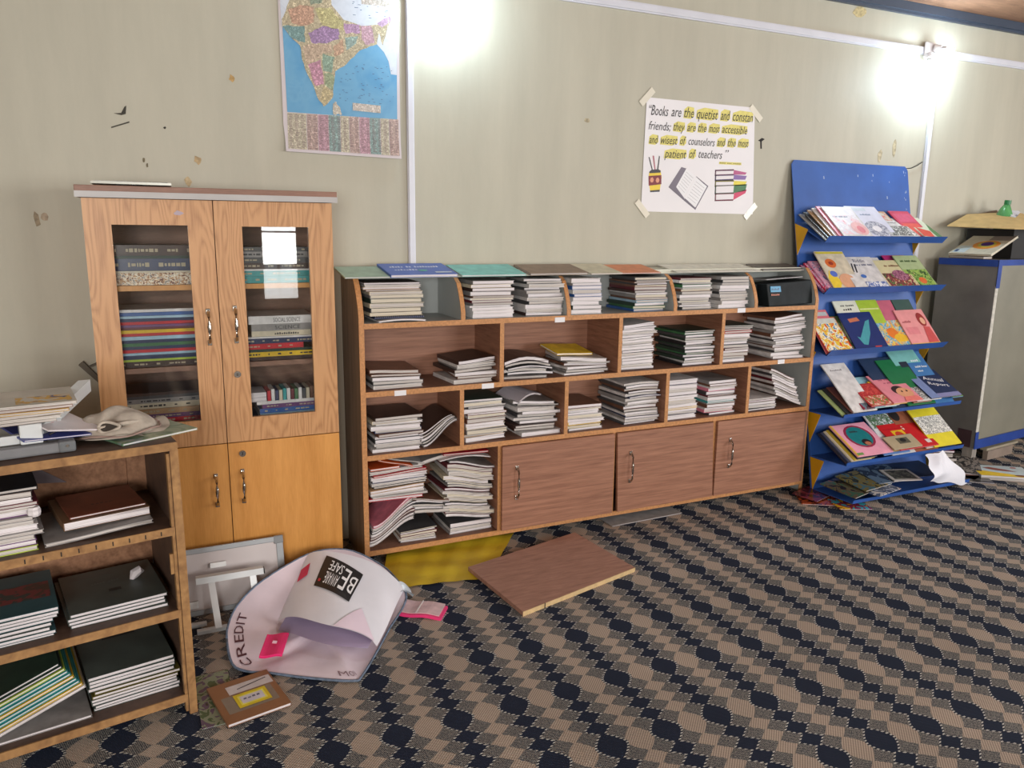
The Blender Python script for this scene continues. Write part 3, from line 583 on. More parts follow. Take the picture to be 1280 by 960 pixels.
MB().box(-.115, .11, .03, .155, .0142, .0152).build('dark_face', mat((60, 62, 60), 0.2, var=0), tp)
for x in (-.05, 0.0, .03): MB().box(x, x+.012, .05, .15, 0, .0055).build('foot', mat((50, 46, 42), 0.6), tp)

def laid(desc, x0, x1, z, items, yf=3.0):
    """books lying flat behind the glass, spines forward; items=(thickness, colour, words, inset-left, inset-right)"""
    for i, it in enumerate(items):
        t, c, wd = it[:3]; a = it[3] if len(it) > 3 else R.uniform(0, .012); b = it[4] if len(it) > 4 else R.uniform(0, .014)
        mt = it[5] if len(it) > 5 else c
        wv = x1-b-x0-a; r_ = thing('shelved_book', '%s, %s, %s' % (wd, ('%s from bottom' % ORD[i]) if i else 'lowest', desc), 'book', ((x0+a+x1-b)/2, yf+R.uniform(0, .012), z), (0, 0, R.uniform(-.02, .02)), 'books in the cupboard', local=True)
        cm = cov(mt, 0.3) if isinstance(mt, str) else mt; cc = min(.002, t*.15)
        MB().box(-wv/2, wv/2, 0, .2, 0, cc).box(-wv/2, wv/2, 0, .2, t-cc, t).box(-wv/2, wv/2, 0, .003, cc, t-cc).build('cover', cm, r_)
        MB().box(-wv/2+.002, wv/2-.002, .003, .197, cc, t-cc).build('pages', PG_CREAM, r_)
        txt = it[6] if len(it) > 6 else None
        if txt or (txt is None and t > .0155):
            mb = MB()
            if txt: vs, fs = text_fit(txt, wv*.42, t*.55) if txt in LEGIBLE else dashes(txt, wv*.42, t*.5); mb.add([(-wv*.12+p, -.0004, t*.22+q) for p, q in vs], fs)
            else:
                xa = -wv*.42
                while xa < wv*.42:
                    wd_ = R.uniform(.004, .016); h_ = R.uniform(.1, .18); mb.poly([(xa, -.0004, t*(.5-h_)), (xa+wd_, -.0004, t*(.5-h_)), (xa+wd_, -.0004, t*(.5+h_)), (xa, -.0004, t*(.5+h_))]); xa += wd_+R.choice((.003, .004, .03))
            mb.build('spine_lettering', mat((40, 40, 44) if isinstance(mt, str) and mt in ('white', 'grey', 'cream', 'yellow') else (166, 154, 128), 0.4, var=0), r_)
        z += t+.0004
marble = artmat([(90, 50, 60), (190, 150, 110), (236, 226, 206), (120, 110, 110), (230, 220, 200)], 110, .5)
laid('upper left cupboard shelf', -.122, .168, 1.190, [(.042, 'cream', 'thick book with speckled edges', 0, 0, marble, ''), (.006, 'cream', 'thin cream book', .0, .01), (.042, 'navy', 'thick navy book', 0, .006), (.010, 'dark green', 'thin dark green book', .004, .004), (.036, 'dark brown', 'dark brown bound book', .002, .01)])
cl = ['dark brown', 'lime', 'navy', 'pale blue', 'red', 'navy', 'green', 'navy', 'pale blue', 'red', 'yellow', 'maroon', 'purple', 'red', 'navy', 'pale blue', 'blue', 'white']
laid('middle left cupboard shelf', -.135, .168, .900, [((.020 if i == 0 else R.uniform(.008, .013)), c, 'thin %s book' % c) for i, c in enumerate(cl)])
laid('lower left cupboard shelf', -.13, .15, .615, [(.03, 'navy', 'thick navy book'), (.026, 'blue', 'thick blue book'), (.02, 'teal', 'teal book'), (.018, 'red', 'red book'), (.016, 'purple', 'purple book'), (.02, 'tan', 'tan book'), (.02, 'cream', 'cream book'), (.016, 'grey', 'grey book'), (.012, 'dark grey', 'dark grey folder'), (.010, 'dark brown', 'dark brown folder')])
laid('upper right cupboard shelf', .295, .565, 1.190, [(.024, 'teal', 'teal book'), (.020, 'teal', 'second teal book'), (.006, 'white', 'thin white book'), (.022, 'dark brown', 'dark brown book'), (.02, 'dark grey', 'dark grey book'), (.02, 'grey', 'grey book'), (.016, 'dark grey', 'second dark grey book')])
laid('middle right cupboard shelf', .295, .572, .900, [(.014, 'dark brown', 'dark brown book'), (.018, 'yellow', 'yellow book', 0, .01), (.010, 'dark green', 'dark green book', .03, .02), (.020, 'red', 'red book', 0, .05), (.020, 'navy', 'navy book', 0, .0), (.006, 'white', 'thin white book', 0, .02), (.020, 'cream', 'cream-spined textbook', .04, .02, 'cream', 'MATHEMATICS'), (.026, 'grey', 'grey textbook lettered SCIENCE', .04, .015, 'grey', 'SCIENCE'), (.030, 'white', 'white textbook on social science', .03, .012, 'white', 'SOCIAL SCIENCE')])
laid('lower right cupboard shelf', .30, .57, .615, [(.04, 'dark brown', 'dark brown book', 0, 0), (.02, 'navy', 'navy book', .02, .01), (.018, 'pale blue', 'pale blue book', .05, .0), (.018, 'blue', 'blue book', .05, 0), (.016, 'purple', 'purple book', .06, 0), (.012, 'white', 'white book', .04, 0)])
sc = ['red', 'white', 'navy', 'cream', 'teal', 'white', 'maroon', 'green', 'white', 'dark grey', 'cream', 'brown']
for i, c in enumerate(sc):
    x = .385+i*.0145
    tag(MB().box(-.006, .006, 0, .1, 0, .042+R.uniform(-.004, .004)).build('slim_booklet', cov(c), None, (x, 3.0, .7435), local=True), '%s slim booklet upright, %s from left, low in the right cupboard door' % (c, ORD[i] if i else 'first'), 'book', 'upright slim booklets in the cupboard')
tag(MB().box(-.04, .04, 0, .12, 0, .035).build('paper_pile', PG_WHITE, None, (.335, 3.0, .7435), local=True), 'small white paper pad beside the slim booklets in the cupboard', 'paper pad')

# ------------------------------------------------------------------ long open bookshelf
W_RED = wood('reddish_plywood', (124, 82, 62), (162, 114, 90), (1.2, 2, 26), 0.5, 3.0, 0.55, 9)
W_DARK = wood('brown_plywood', (104, 70, 54), (140, 100, 80), (1, 1, 1), 2, 6, .6)
W_EDGE = mat((186, 132, 84), 0.55, var=0.14, scale=120)
W_LAM = mat((166, 170, 168), 0.45, var=0.07, scale=5)
BX0, BX1, BYF, BYB = 0.741, 3.182, 3.02, 3.312
bs = thing('open_bookshelf', 'long reddish wooden bookshelf with open compartments and three doors', 'bookshelf', ((BX0+BX1)/2, 3.16, 0))
def sideprof(zb, zt, y0=BYF): return [(BYB, zb), (y0, zb), (y0, 1.05), (y0+.012, 1.09), (y0+.030, 1.13), (y0+.055, 1.17), (y0+.090, zt), (BYB, zt)]
def edged(prof, x0, x1, mt, parent, nm):
    o = MB().prism(prof, x0, x1, 'x').build(nm, mt, parent)
    ys = [p for p in prof[1:-1]]; mb = MB()
    for a, b in zip(ys[:-1], ys[1:]):
        mb.hexa([(x0-.0006, a[0]-.004, a[1]), (x1+.0006, a[0]-.004, a[1]), (x1+.0006, a[0], a[1]), (x0-.0006, a[0], a[1]), (x0-.0006, b[0]-.004, b[1]), (x1+.0006, b[0]-.004, b[1]), (x1+.0006, b[0], b[1]), (x0-.0006, b[0], b[1])])
    mb.build('edge_strip', W_EDGE, o); return o
edged(sideprof(0, 1.21), BX0, BX0+.02, wood('grey_brown_side', (104, 92, 80), (136, 122, 106), (3, 8, .6), .5, 3, .55, 8), bs, 'side_panel'); edged(sideprof(0, 1.21), BX1-.02, BX1, W_LAM, bs, 'side_panel')
MB().box(BX0+.02, BX1-.02, BYB-.006, BYB, .03, 1.02).build('back_panel', W_RED, bs)
MB().box(BX0+.02, BX1-.02, BYB-.006, BYB, 1.0205, 1.19).build('top_back_panel', W_LAM, bs)
MB().box(BX0, BX1, BYF+.115, BYB, 1.1905, 1.21).build('top_board', mat((206, 204, 186), .5, var=.08), bs)
for z in (.058, .475, .742, 1.020):
    sh = MB().box(BX0+.0205, BX1-.0205, BYF, BYB-.0065, z-.02, z).build('shelf', W_DARK if z < 1 else W_LAM, bs)
    MB().box(BX0+.0205, BX1-.0205, BYF-.005, BYF-.0001, z-.021, z+.0005).build('edge_strip', W_EDGE, sh)
for x in (1.184, 1.688, 2.267, 2.762): edged([(BYB-.007, 1.0205), (BYF, 1.0205)]+sideprof(0, 1.19)[2:-1]+[(BYB-.007, 1.19)], x-.010, x+.008, W_LAM, bs, 'divider')
def divider(x, z0, z1, lam=False):
    o = MB().box(x-.009, x+.009, BYF, BYB-.007, z0, z1).build('divider', W_RED, bs)
    MB().box(x-.0095, x+.0095, BYF-.004, BYF-.0001, z0, z1).build('edge_strip', W_EDGE, o)
for x in (1.362, 1.964, 2.562): divider(x, .7425, .9995)
for x in (1.177, 1.687, 2.245, 2.751): divider(x, .4755, .7215)
for x in (1.357, 1.949, 2.548): divider(x, .0585, .4545)
def shdoor(x0, x1, hx, tilt=0.0, z0=.060, z1=.4525):
    y0, y1 = BYF-.022, BYF-.0055
    mb = MB(); s = tilt
    mb.hexa([(x0+s, y0, z0), (x1+s*.5, y0, z0), (x1+s*.5, y1, z0), (x0+s, y1, z0), (x0, y0, z1), (x1-s, y0, z1), (x1-s, y1, z1), (x0, y1, z1)])
    o = mb.build('door', W_RED, bs, bevel=.001); handle(o, hx, .21, .35, y0, .026); return o
shdoor(1.362, 1.944, 1.432); shdoor(1.958, 2.540, 2.035, .016); shdoor(2.555, 3.142, 2.638)
MB().box(3.1425, 3.1615, BYF-.018, BYF-.0055, .06, .4525).build('door_stile', W_DARK, bs)
# small paper tags on the shelf edges
for i, (x, z, wd, wh) in enumerate(((1.641, 1.003, .05, 'below the second bin of the top row'), (2.667, 1.010, .05, 'below the fourth bin of the top row'), (.905, .730, .05, 'on the left end of the middle shelf'), (1.296, .730, .056, 'left of the first middle-row divider'), (2.955, .733, .045, 'near the right end of the middle shelf'))):
    tag(MB().box(x-wd/2, x+wd/2, BYF-.0062, BYF-.0052, z-.011, z+.011).build('paper_tag', mat((224, 222, 224), .6, var=.04), base=(x, BYF-.006, z-.011)), 'small white paper tag '+wh, 'paper tag', 'paper tags on the bookshelf edge')

YB = 3.045
mixA = ['grey', 'brown', 'white', 'dark grey', 'cream', 'white', 'dark brown']
# top row
zt = 1.0206
booklet('loose_sheet', 'loose white sheet lying under the blue spiral notebook', 'paper', None, .20, .22, .006, 'white', 'w', (.925, 3.03, zt), bend=('arch', .006))
sn = thing('spiral_notebook', 'blue spiral notebook low in the leftmost top bin', 'notebook', (.92, 3.055, zt+.0125), local=True)
MB().box(-.105, .105, 0, .2, 0, .006).build('cover', cov('navy'), sn)
cmb = MB()
for i in range(24): x = -.10+i*.0087; cmb.tube([(x, .004, .001), (x, -.004, .004), (x, -.003, .009), (x, .005, .010)], .0012, 5)
cmb.build('spiral_wire', mat((190, 190, 196), .3, .8, var=0), sn)
z = stack('leftmost bin of the top row', .91, 3.06, zt+.0235, .098, 6, .23, .22, ['cream', 'dark grey', 'cream', 'dark green', 'grey', 'cream'], 'ccg', .006, 2, None, 'left', tvar=.2)
z = stack('leftmost top bin above the thick pile', .90, 3.07, z, .036, 4, .24, .2, ['brown', 'tan', 'white', 'dark brown'], 'gw', .008, 4)
stack('left pile of the second top bin', 1.33, YB, zt, .158, 12, .20, .23, ['white', 'white', 'white', 'white', 'grey', 'maroon', 'white', 'brown', 'grey', 'dark brown', 'cream', 'grey'], 'wwwwggcg', .007, 2, spine='left')
stack('right pile of the second top bin', 1.585, YB, zt, .162, 11, .185, .23, ['dark brown', 'white', 'white', 'dark grey', 'white', 'grey', 'grey', 'dark grey', 'white', 'dark grey', 'grey'], 'wgwgg', .014, 5, spine='left')
stack('left pile of the third top bin', 1.80, YB, zt, .160, 9, .16, .23, ['white', 'dark green', 'white', 'white', 'blue', 'white', 'blue', 'grey', 'white'], 'wwwwwg', .010, 2, spine='left')
stack('right pile of the third top bin', 2.145, YB, zt, .160, 14, .19, .24, ['blue', 'green', 'dark green', 'pale blue', 'brown', 'grey', 'white', 'dark brown', 'maroon', 'brown', 'dark grey', 'brown', 'dark brown', 'dark grey'], 'gcwg', .012, 3, spine='left')
stack('left pile of the fourth top bin', 2.41, YB, zt, .152, 13, .19, .24, ['dark grey', 'white', 'grey', 'white', 'dark grey', 'white', 'grey', 'brown', 'white', 'green', 'dark green', 'white', 'maroon'], 'gwgc', .012, 3, spine='left')
stack('right pile of the fourth top bin', 2.645, YB, zt, .155, 10, .18, .23, ['white', 'white', 'grey', 'white', 'dark grey', 'grey', 'white', 'grey', 'dark grey', 'grey'], 'wwggg', .008, 3, spine='left')
# black box
bx = thing('battery_box', 'scuffed black box with a blue label at the shelf end', 'box', (3.0, 3.09, zt), (0, 0, math.radians(4)), local=True)
MB().hexa([(-.155, -.06, 0), (.165, -.06, .008), (.165, .07, .008), (-.155, .07, 0), (-.175, -.05, .115), (.150, -.05, .13), (.150, .07, .13), (-.175, .07, .115)]).build('case', mat((24, 29, 31), .6, var=.3, scale=14, spec=.2), bx, bevel=.004)
MB().hexa([(-.205, .0, 0), (-.185, .0, 0), (-.185, .08, 0), (-.205, .08, 0), (-.215, .0, .11), (-.19, .0, .11), (-.19, .08, .11), (-.215, .08, .11)]).build('side_flap', mat((34, 38, 40), .5, var=.2), bx)
MB().hexa([(-.148, -.0574, .074), (-.075, -.0574, .074), (-.075, -.05, .074), (-.148, -.05, .074), (-.152, -.0547, .103), (-.080, -.0547, .103), (-.080, -.048, .103), (-.152, -.048, .103)]).build('blue_label', mat((40, 132, 176), .4, var=.1), bx)
vs, fs = dashes('SOLAR', .055, .014); MB().add([(-.143+a, -.0568+b*.08, .082+b) for a, b in vs], fs).build('label_lettering', mat((20, 60, 90), .4, var=0), bx)
vs, fs = dashes('TRONIC', .06, .012); MB().add([(-.145+a, -.0590+b*.08, .055+b) for a, b in vs], fs).build('case_lettering', mat((176, 90, 56), .4, var=0), bx)
booklet('loose_sheet', 'grey sheet lying on the black box', 'paper', None, .25, .10, .004, 'dark grey', 'w', (2.97, 3.05, zt+.139), (0, math.radians(-2.6), 0))
# things on top of the long shelf
ztb = 1.2103
for lab, x, wd, dp, y, c, t, pg in (('pale green booklet on the left end of the shelf top', .80, .20, .19, 3.11, (150, 172, 152), .006, 'w'), ('teal cover lying on the shelf top above the second bin', 1.34, .30, .2, 3.10, (124, 188, 178), .008, 'w'), ('brown folder lying on the shelf top beside the teal cover', 1.66, .29, .18, 3.11, (132, 110, 92), .010, 'g'),
        ('cream folder lying on the shelf top beside the brown folder', 1.90, .17, .2, 3.10, (196, 186, 160), .006, 'w'), ('orange sheet lying on the shelf top above the third bin', 2.10, .22, .18, 3.12, (206, 128, 88), .004, 'w'), ('long white sheet lying on the right of the shelf top', 2.58, .52, .17, 3.14, (218, 214, 200), .003, 'w'), ('dark folder at the right end of the shelf top', 3.02, .28, .14, 3.16, (98, 92, 86), .006, 'g')):
    booklet('folder', lab, 'folder', None, wd, dp, t, mat(c, .5, var=.12, scale=20), pg, (x, y-.05, ztb-.014), (math.radians(9.5), 0, R.uniform(-.03, .03)))
bb = cover_book('blue book with white title lying on the shelf top', .29, .20, .012, (60, 96, 176), (1.03, 3.055, ztb-.013), (math.radians(10), 0, .02), [('text', 'Right to Education', .12, .62, .75, .14, (222, 224, 230)), ('text', 'Handbook', .14, .36, .35, .12, (214, 220, 228)), ('disc', .55, .34, .07, .07, (90, 170, 150)), ('rect', .7, .12, .95, .22, (200, 206, 214))])
# middle row
z2 = .7426
stack('low pile at left of the middle row', .90, YB, z2, .072, 5, .22, .23, ['white', 'dark grey', 'grey', 'brown', 'brown'], 'ggw', .012, 4, ('right', .0, .010), 'left')
stack('second pile of the middle row', 1.255, YB, z2, .098, 7, .19, .23, ['white', 'brown', 'white', 'dark brown', 'grey', 'white', 'dark brown'], 'ggwg', .014, 6, ('left', 0, .012), 'left')
stack('messy pile left in the second middle bin', 1.51, YB, z2, .075, 6, .22, .23, ['grey', 'dark grey', 'white', 'dark grey', 'black', 'dark brown'], 'gw', .022, 10, ('arch', 0, .022), 'left')
z = stack('messy pile right in the second middle bin', 1.80, YB, z2, .068, 6, .24, .22, ['white', 'grey', 'white', 'brown', 'grey', 'white'], 'wgw', .02, 8, ('right', 0, .014), 'left')
booklet('open_book', 'yellow-covered booklet on the messy pile in the second middle bin', 'book', None, .20, .15, .010, 'yellow', 'w', (1.76, 3.08, z+.012), (math.radians(9), 0, .08), ('right', .01))
stack('tall left pile of the third middle bin', 2.085, YB, z2, .215, 17, .19, .23, ['black', 'white', 'white', 'grey', 'white', 'white'], 'wgww', .010, 4, ('left', 0, .010), 'left')
stack('right pile of the third middle bin', 2.45, YB, z2, .172, 14, .19, .24, ['black', 'white', 'dark green', 'dark grey', 'green', 'dark green', 'dark grey', 'dark green'], 'wgw', .010, 4, None, 'left')
z = stack('left pile of the fourth middle bin', 2.675, YB, z2, .145, 10, .17, .24, ['dark grey', 'white', 'brown', 'white', 'maroon', 'dark grey'], 'wgg', .012, 4, None, 'left')
stack('slack top of the left pile, fourth middle bin', 2.69, 3.06, z, .040, 4, .20, .22, ['red', 'maroon', 'black', 'dark green'], 'g', .016, 9, None, 'left')
stack('right pile of the fourth middle bin', 3.035, YB, z2, .215, 17, .21, .24, ['white', 'white', 'dark grey', 'white', 'brown', 'grey'], 'wwgw', .016, 5, ('left', 0, .016), 'left')
# lower row
z3 = .4756
stack('left pile of the lower row', .905, YB, z3, .150, 11, .215, .23, ['white', 'grey', 'white', 'dark grey', 'white', 'brown', 'navy', 'white', 'white', 'cream', 'dark brown'], 'wggw', .014, 4, spine='left')
for i, c in enumerate(['grey', 'dark grey', 'white', 'dark brown', 'dark brown']):
    booklet('curled_booklet', '%s booklet curled up the divider, %s from right, in the lower-left bin' % (c, ORD[i] if i else 'first'), 'book', 'booklets curled up the divider', .155, .22, .010, c, 'wg'[i % 2], (1.09-.004*i, YB+.004*i, z3+.001+.0122*i), (0, 0, 0), ('left', .105-.008*i), 'back', 10)
z = stack('left pile of the second lower bin', 1.305, YB, z3, .188, 12, .195, .23, ['white', 'tan', 'grey', 'cream', 'white', 'brown', 'white', 'brown', 'white', 'dark grey', 'white', 'dark green'], 'wgcw', .012, 4, ('left', .006, .0), 'left')
z = stack('right pile of the second lower bin', 1.56, YB, z3, .150, 10, .21, .23, ['white', 'dark brown', 'dark brown', 'grey', 'white', 'dark grey', 'grey', 'white', 'dark grey', 'grey'], 'wgg', .018, 6, ('right', .0, .012), 'left')
booklet('folded_paper', 'folded pale paper on the right pile of the second lower bin', 'paper', None, .14, .16, .008, mat((186, 178, 186), .6, var=.1), 'g', (1.53, 3.07, z+.014), (math.radians(4), math.radians(-7), .3), ('arch', .02))
stack('left pile of the third lower bin', 1.805, YB, z3, .120, 9, .195, .23, ['grey', 'cream', 'yellow', 'white', 'white', 'grey', 'white', 'white', 'brown'], 'wcw', .012, 4, None, 'left')
stack('right pile of the third lower bin', 2.13, YB, z3, .200, 16, .20, .24, ['dark grey', 'white', 'grey', 'navy', 'white', 'dark grey', 'brown'], 'wg', .012, 4, ('arch', 0, .006), 'left')
stack('left pile of the fourth lower bin', 2.365, YB, z3, .200, 14, .19, .23, ['white', 'white', 'navy', 'white', 'yellow', 'white', 'white', 'cream', 'white', 'black'], 'wwgw', .010, 3, None, 'left')
stack('right pile of the fourth lower bin', 2.61, YB, z3, .178, 13, .185, .23, ['dark grey', 'pink', 'white', 'brown', 'grey', 'teal', 'white', 'maroon'], 'wgw', .012, 4, None, 'left')
stack('low pile of the fifth lower bin', 2.88, YB, z3, .062, 6, .20, .23, ['black', 'white', 'grey', 'white', 'maroon', 'white'], 'wg', .012, 4, None, 'left')
for i in range(10):
    c = ['white', 'grey', 'white', 'dark brown', 'white', 'maroon', 'white', 'dark grey', 'white', 'brown'][i]
    booklet('sliding_booklet', '%s booklet sliding down, %s from bottom, in the rightmost lower bin' % (c, ORD[i] if i else 'lowest'), 'book', 'sliding booklets in the rightmost lower bin', .19, .22, .0125, c, 'wwg'[i % 3], (3.055-.006*i, YB+.004*(i % 3), z3+.026+.0150*i), (0, math.radians(13), R.uniform(-.05, .05)), ('right', .026), 'left', 8)
# heap in the open lower-left compartment
z4 = .0587
stack('low flat pile at bottom left of the heap', .985, YB, z4, .050, 6, .17, .22, ['grey', 'white', 'cream', 'maroon', 'white', 'dark grey'], 'wc', .006, 3, ('left', 0, .006))
for i in range(7):
    c = ['white', 'grey', 'maroon', 'white', 'dark grey', 'white', 'pink'][i]
    booklet('curled_booklet', '%s booklet curling down at the left of the heap, %s' % (c, 'innermost' if i == 0 else ORD[i]+' from inside'), 'book', 'curled booklets in the heap', .20, .22, .011, c, 'wwg'[i % 3], (.865+.004*i, YB+.002*i, z4+.006+.0125*i), (0, 0, 0), ('left', .10+.004*i), 'back', 10)
stack('sagging middle of the heap', 1.05, 3.05, z4+.11, .058, 5, .17, .21, ['grey', 'white', 'dark grey', 'white', 'brown'], 'gw', .008, 4, ('right', .012, .026))
z = stack('left half of the heap', .90, YB, z4+.200, .130, 11, .245, .22, ['red', 'white', 'grey', 'white', 'tan', 'black', 'white', 'navy', 'white'], 'wggw', .012, 4, ('left', 0, .012))
stack('right base of the heap', 1.235, YB, z4, .052, 3, .21, .23, ['grey', 'white', 'dark grey'], 'wg', .008, 3, None, 'left')
z = stack('right half of the heap', 1.225, YB, z4+.0525, .245, 17, .225, .22, ['white', 'maroon', 'grey', 'white', 'dark grey', 'cream', 'white'], 'wgcg', .016, 5, ('right', .028, .045), 'left')
booklet('curled_sheet', 'white sheet sticking out of the heap below the red folder', 'paper', None, .24, .2, .004, 'white', 'w', (1.20, 3.03, z+.005+.045), (0, math.radians(2), .02), ('arch', .014))
booklet('folder', 'bright red folder on the right of the heap', 'folder', None, .21, .2, .008, 'red', 'g', (1.205, 3.035, z+.028+.045), (0, math.radians(1), -.03))
booklet('open_book', 'open grey booklet on top of the heap', 'book', None, .26, .2, .016, 'grey', 'g', (1.12, 3.06, .405), (0, math.radians(-6), .03), ('arch', .012))
booklet('folder', 'orange-backed folder slumped at the upper left of the heap', 'folder', None, .16, .16, .006, 'orange', 'g', (.885, 3.05, .408), (math.radians(8), math.radians(24), .1), ('left', .02))
booklet('folder', 'grey folder slumped over the orange one in the heap', 'folder', None, .17, .16, .006, 'grey', 'g', (.93, 3.05, .414), (math.radians(8), math.radians(22), .1), ('left', .02))
booklet('folder', 'rust-coloured folder lying low under the slumped folders', 'folder', None, .13, .18, .010, 'orange', 'w', (.845, 3.05, .397), (0, 0, .05))

# ------------------------------------------------------------------ blue display rack
BLUE = mat((46, 86, 158), .5, var=.10, scale=6); RYEL = mat((206, 152, 22), .45, var=.10)
RX0, RX1 = 3.205, 4.11
def py(z): return 2.955+0.2040*z
rk = thing('book_rack', 'blue metal display rack with six sloping tiers and yellow brackets', 'rack', ((RX0+RX1)/2, 3.1, 0))
MB().hexa([(RX0, py(0), 0), (RX1, py(0), 0), (RX1, py(0)+.018, 0), (RX0, py(0)+.018, 0), (RX0, py(1.755), 1.755), (RX1, py(1.755), 1.755), (RX1, py(1.755)+.003, 1.755), (RX0, py(1.755)+.003, 1.755)]).hexa([(RX0, py(1.7551), 1.755), (RX1, py(1.755), 1.755), (RX1, py(1.755)+.003, 1.755), (RX0, py(1.755)+.003, 1.755), (RX0+.02, py(1.778), 1.778), (RX1-.02, py(1.778), 1.778), (RX1-.02, py(1.778)+.001, 1.778), (RX0+.02, py(1.778)+.001, 1.778)]).build('back_panel', BLUE, rk)
chip = MB()
for i in range(14):
    z = R.uniform(1.52, 1.74); x = RX1-.03+R.uniform(-.02, .01) if i < 8 else R.uniform(RX0+.05, RX1-.1); s = R.uniform(.003, .008)
    chip.poly([(x, py(z)-.0006, z), (x+s, py(z)-.0006, z), (x+s*.8, py(z+s*2)-.0006, z+s*2), (x, py(z+s*2)-.0006, z+s*2)])
chip.build('paint_chips', mat((150, 164, 190), .6, var=0), rk)['kind'] = 'stuff'
# tier: lip top (y,z), tray floor back height
TIERS = [(3.005, 1.378, .085), (2.978, 1.112, .06), (2.922, .792, .03), (2.800, .474, -.01), (2.752, .229, -.01), (2.690, .045, -.005)]
for i, (ly, lz, rise) in enumerate(TIERS):
    fy, fz = ly+.032, lz-.036       # front foot of the tray
    if i > 2: fy, fz = ly+.006, lz-.020
    bz = lz+rise-.02; by = py(bz)
    tr = MB().hexa([(RX0, fy, fz), (RX1, fy, fz), (RX1, by, bz), (RX0, by, bz), (RX0, fy, fz+.003), (RX1, fy, fz+.003), (RX1, by, bz+.003), (RX0, by, bz+.003)]).build('tray', BLUE, rk)
    MB().hexa([(RX0, fy-.003, fz), (RX1, fy-.003, fz), (RX1, fy, fz), (RX0, fy, fz), (RX0, ly-.003, lz), (RX1, ly-.003, lz), (RX1, ly, lz), (RX0, ly, lz)]).build('lip', BLUE, tr)
    for x in (RX0-.003, RX1):
        if i < 5: MB().prism([(py(bz)+.0, bz-.004), (py(bz)-.095, bz-.004+(-.03 if i < 3 else 0)), (py(bz-.17), bz-.17 if bz > .2 else .02)], x, x+.003, 'x').build('bracket', RYEL, tr)
# books on the tiers: placed along the tray, leaning back on the panel
def rackbook(label, tier, u0, u1, hgt, c, spec=(), lift=0.0, t=.006, dz=0.0, dy=0.0, rz=0.0, page='w'):
    ly, lz, _ = TIERS[tier]
    by, bz = ly+.036+dy, (lz-.030 if tier < 3 else lz-.014)+dz
    if tier >= 3: by = ly+.012+dy
    # lean so that the head of the book meets the panel
    lo, hi = .5, 1.5
    for _ in range(40):
        a = (lo+hi)/2
        y_, z_ = by+hgt*math.cos(a), bz+hgt*math.sin(a)
        if y_ > py(z_)-.012-lift: lo = a
        else: hi = a
    a = hi; n = Vector((0, -math.sin(a), math.cos(a)))
    x = RX0+(u0+u1)/2*(RX1-RX0)
    loc = Vector((x, by, bz+.002))+n*lift
    return cover_book(label, (u1-u0)*(RX1-RX0), hgt, t, c, loc, (a, 0, rz), spec, 'picture books on the blue rack', page)
A = artmat
for i, (c, nm) in enumerate(((('grey'), 'grey'), ('dark grey', 'dark grey'), ('tan', 'tan'), ('white', 'white'), ('pink', 'pink'))):
    rackbook('thin %s booklet in the bundle at left of the top tier' % nm, 0, .015+.022*i, .25+.02*i, .245, c, lift=.006*i, t=.0055)
rackbook('white picture book with pink drawing on the top tier', 0, .13, .37, .235, 'white', [('rect', .06, .05, .94, .95, A([(226, 220, 224), (214, 206, 214), (226, 190, 196), (206, 110, 130)], 26)), ('rect', .04, .70, .96, .97, (222, 216, 222)), ('text', 'A Walk Among Trees', .12, .62, .5, .06, (70, 110, 140)), ('disc', .72, .25, .26, .22, (224, 170, 170)), ('disc', .74, .22, .12, .12, (216, 120, 130))], .031)
rackbook('white colouring book with mandala flower on the top tier', 0, .34, .60, .255, (206, 206, 222), [('disc', .5, .28, .36, .24, A([(190, 190, 200), (120, 120, 140), (220, 220, 226)], 80)), ('disc', .5, .28, .14, .09, (226, 222, 226)), ('text', 'Colours', .3, .7, .35, .07, (110, 130, 160)), ('rect', .05, .85, .6, .95, (190, 200, 210))], .020)
rackbook('grey-green booklet standing behind on the top tier', 0, .58, .72, .255, 'tan', [('rect', .05, .5, .95, .95, A([(196, 190, 170), (200, 120, 110), (160, 160, 150)], 40))], .006)
rackbook('white book with grey plants on the top tier', 0, .54, .78, .195, 'white', [('rect', .03, .03, .97, .55, A([(224, 222, 220), (70, 72, 70), (160, 160, 156), (150, 130, 90)], 60)), ('text', 'Gardens', .4, .7, .35, .07, (90, 90, 90))], .028)
rackbook('red and pink book at the right of the top tier', 0, .74, .92, .25, (196, 70, 96), [('rect', .1, .1, .9, .55, (216, 96, 86)), ('rect', .1, .6, .9, .9, (204, 90, 120))], .012)
rackbook('pale green book with red band on the top tier', 0, .83, .985, .205, (206, 214, 190), [('poly', [(.0, .05), (.55, .0), (.7, .3), (.1, .5)], (206, 80, 66)), ('poly', [(.7, 0), (1, 0), (1, .7), (.75, .35)], (90, 130, 84)), ('text', 'Monsoon', .15, .72, .5, .08, (90, 60, 50))], .024)
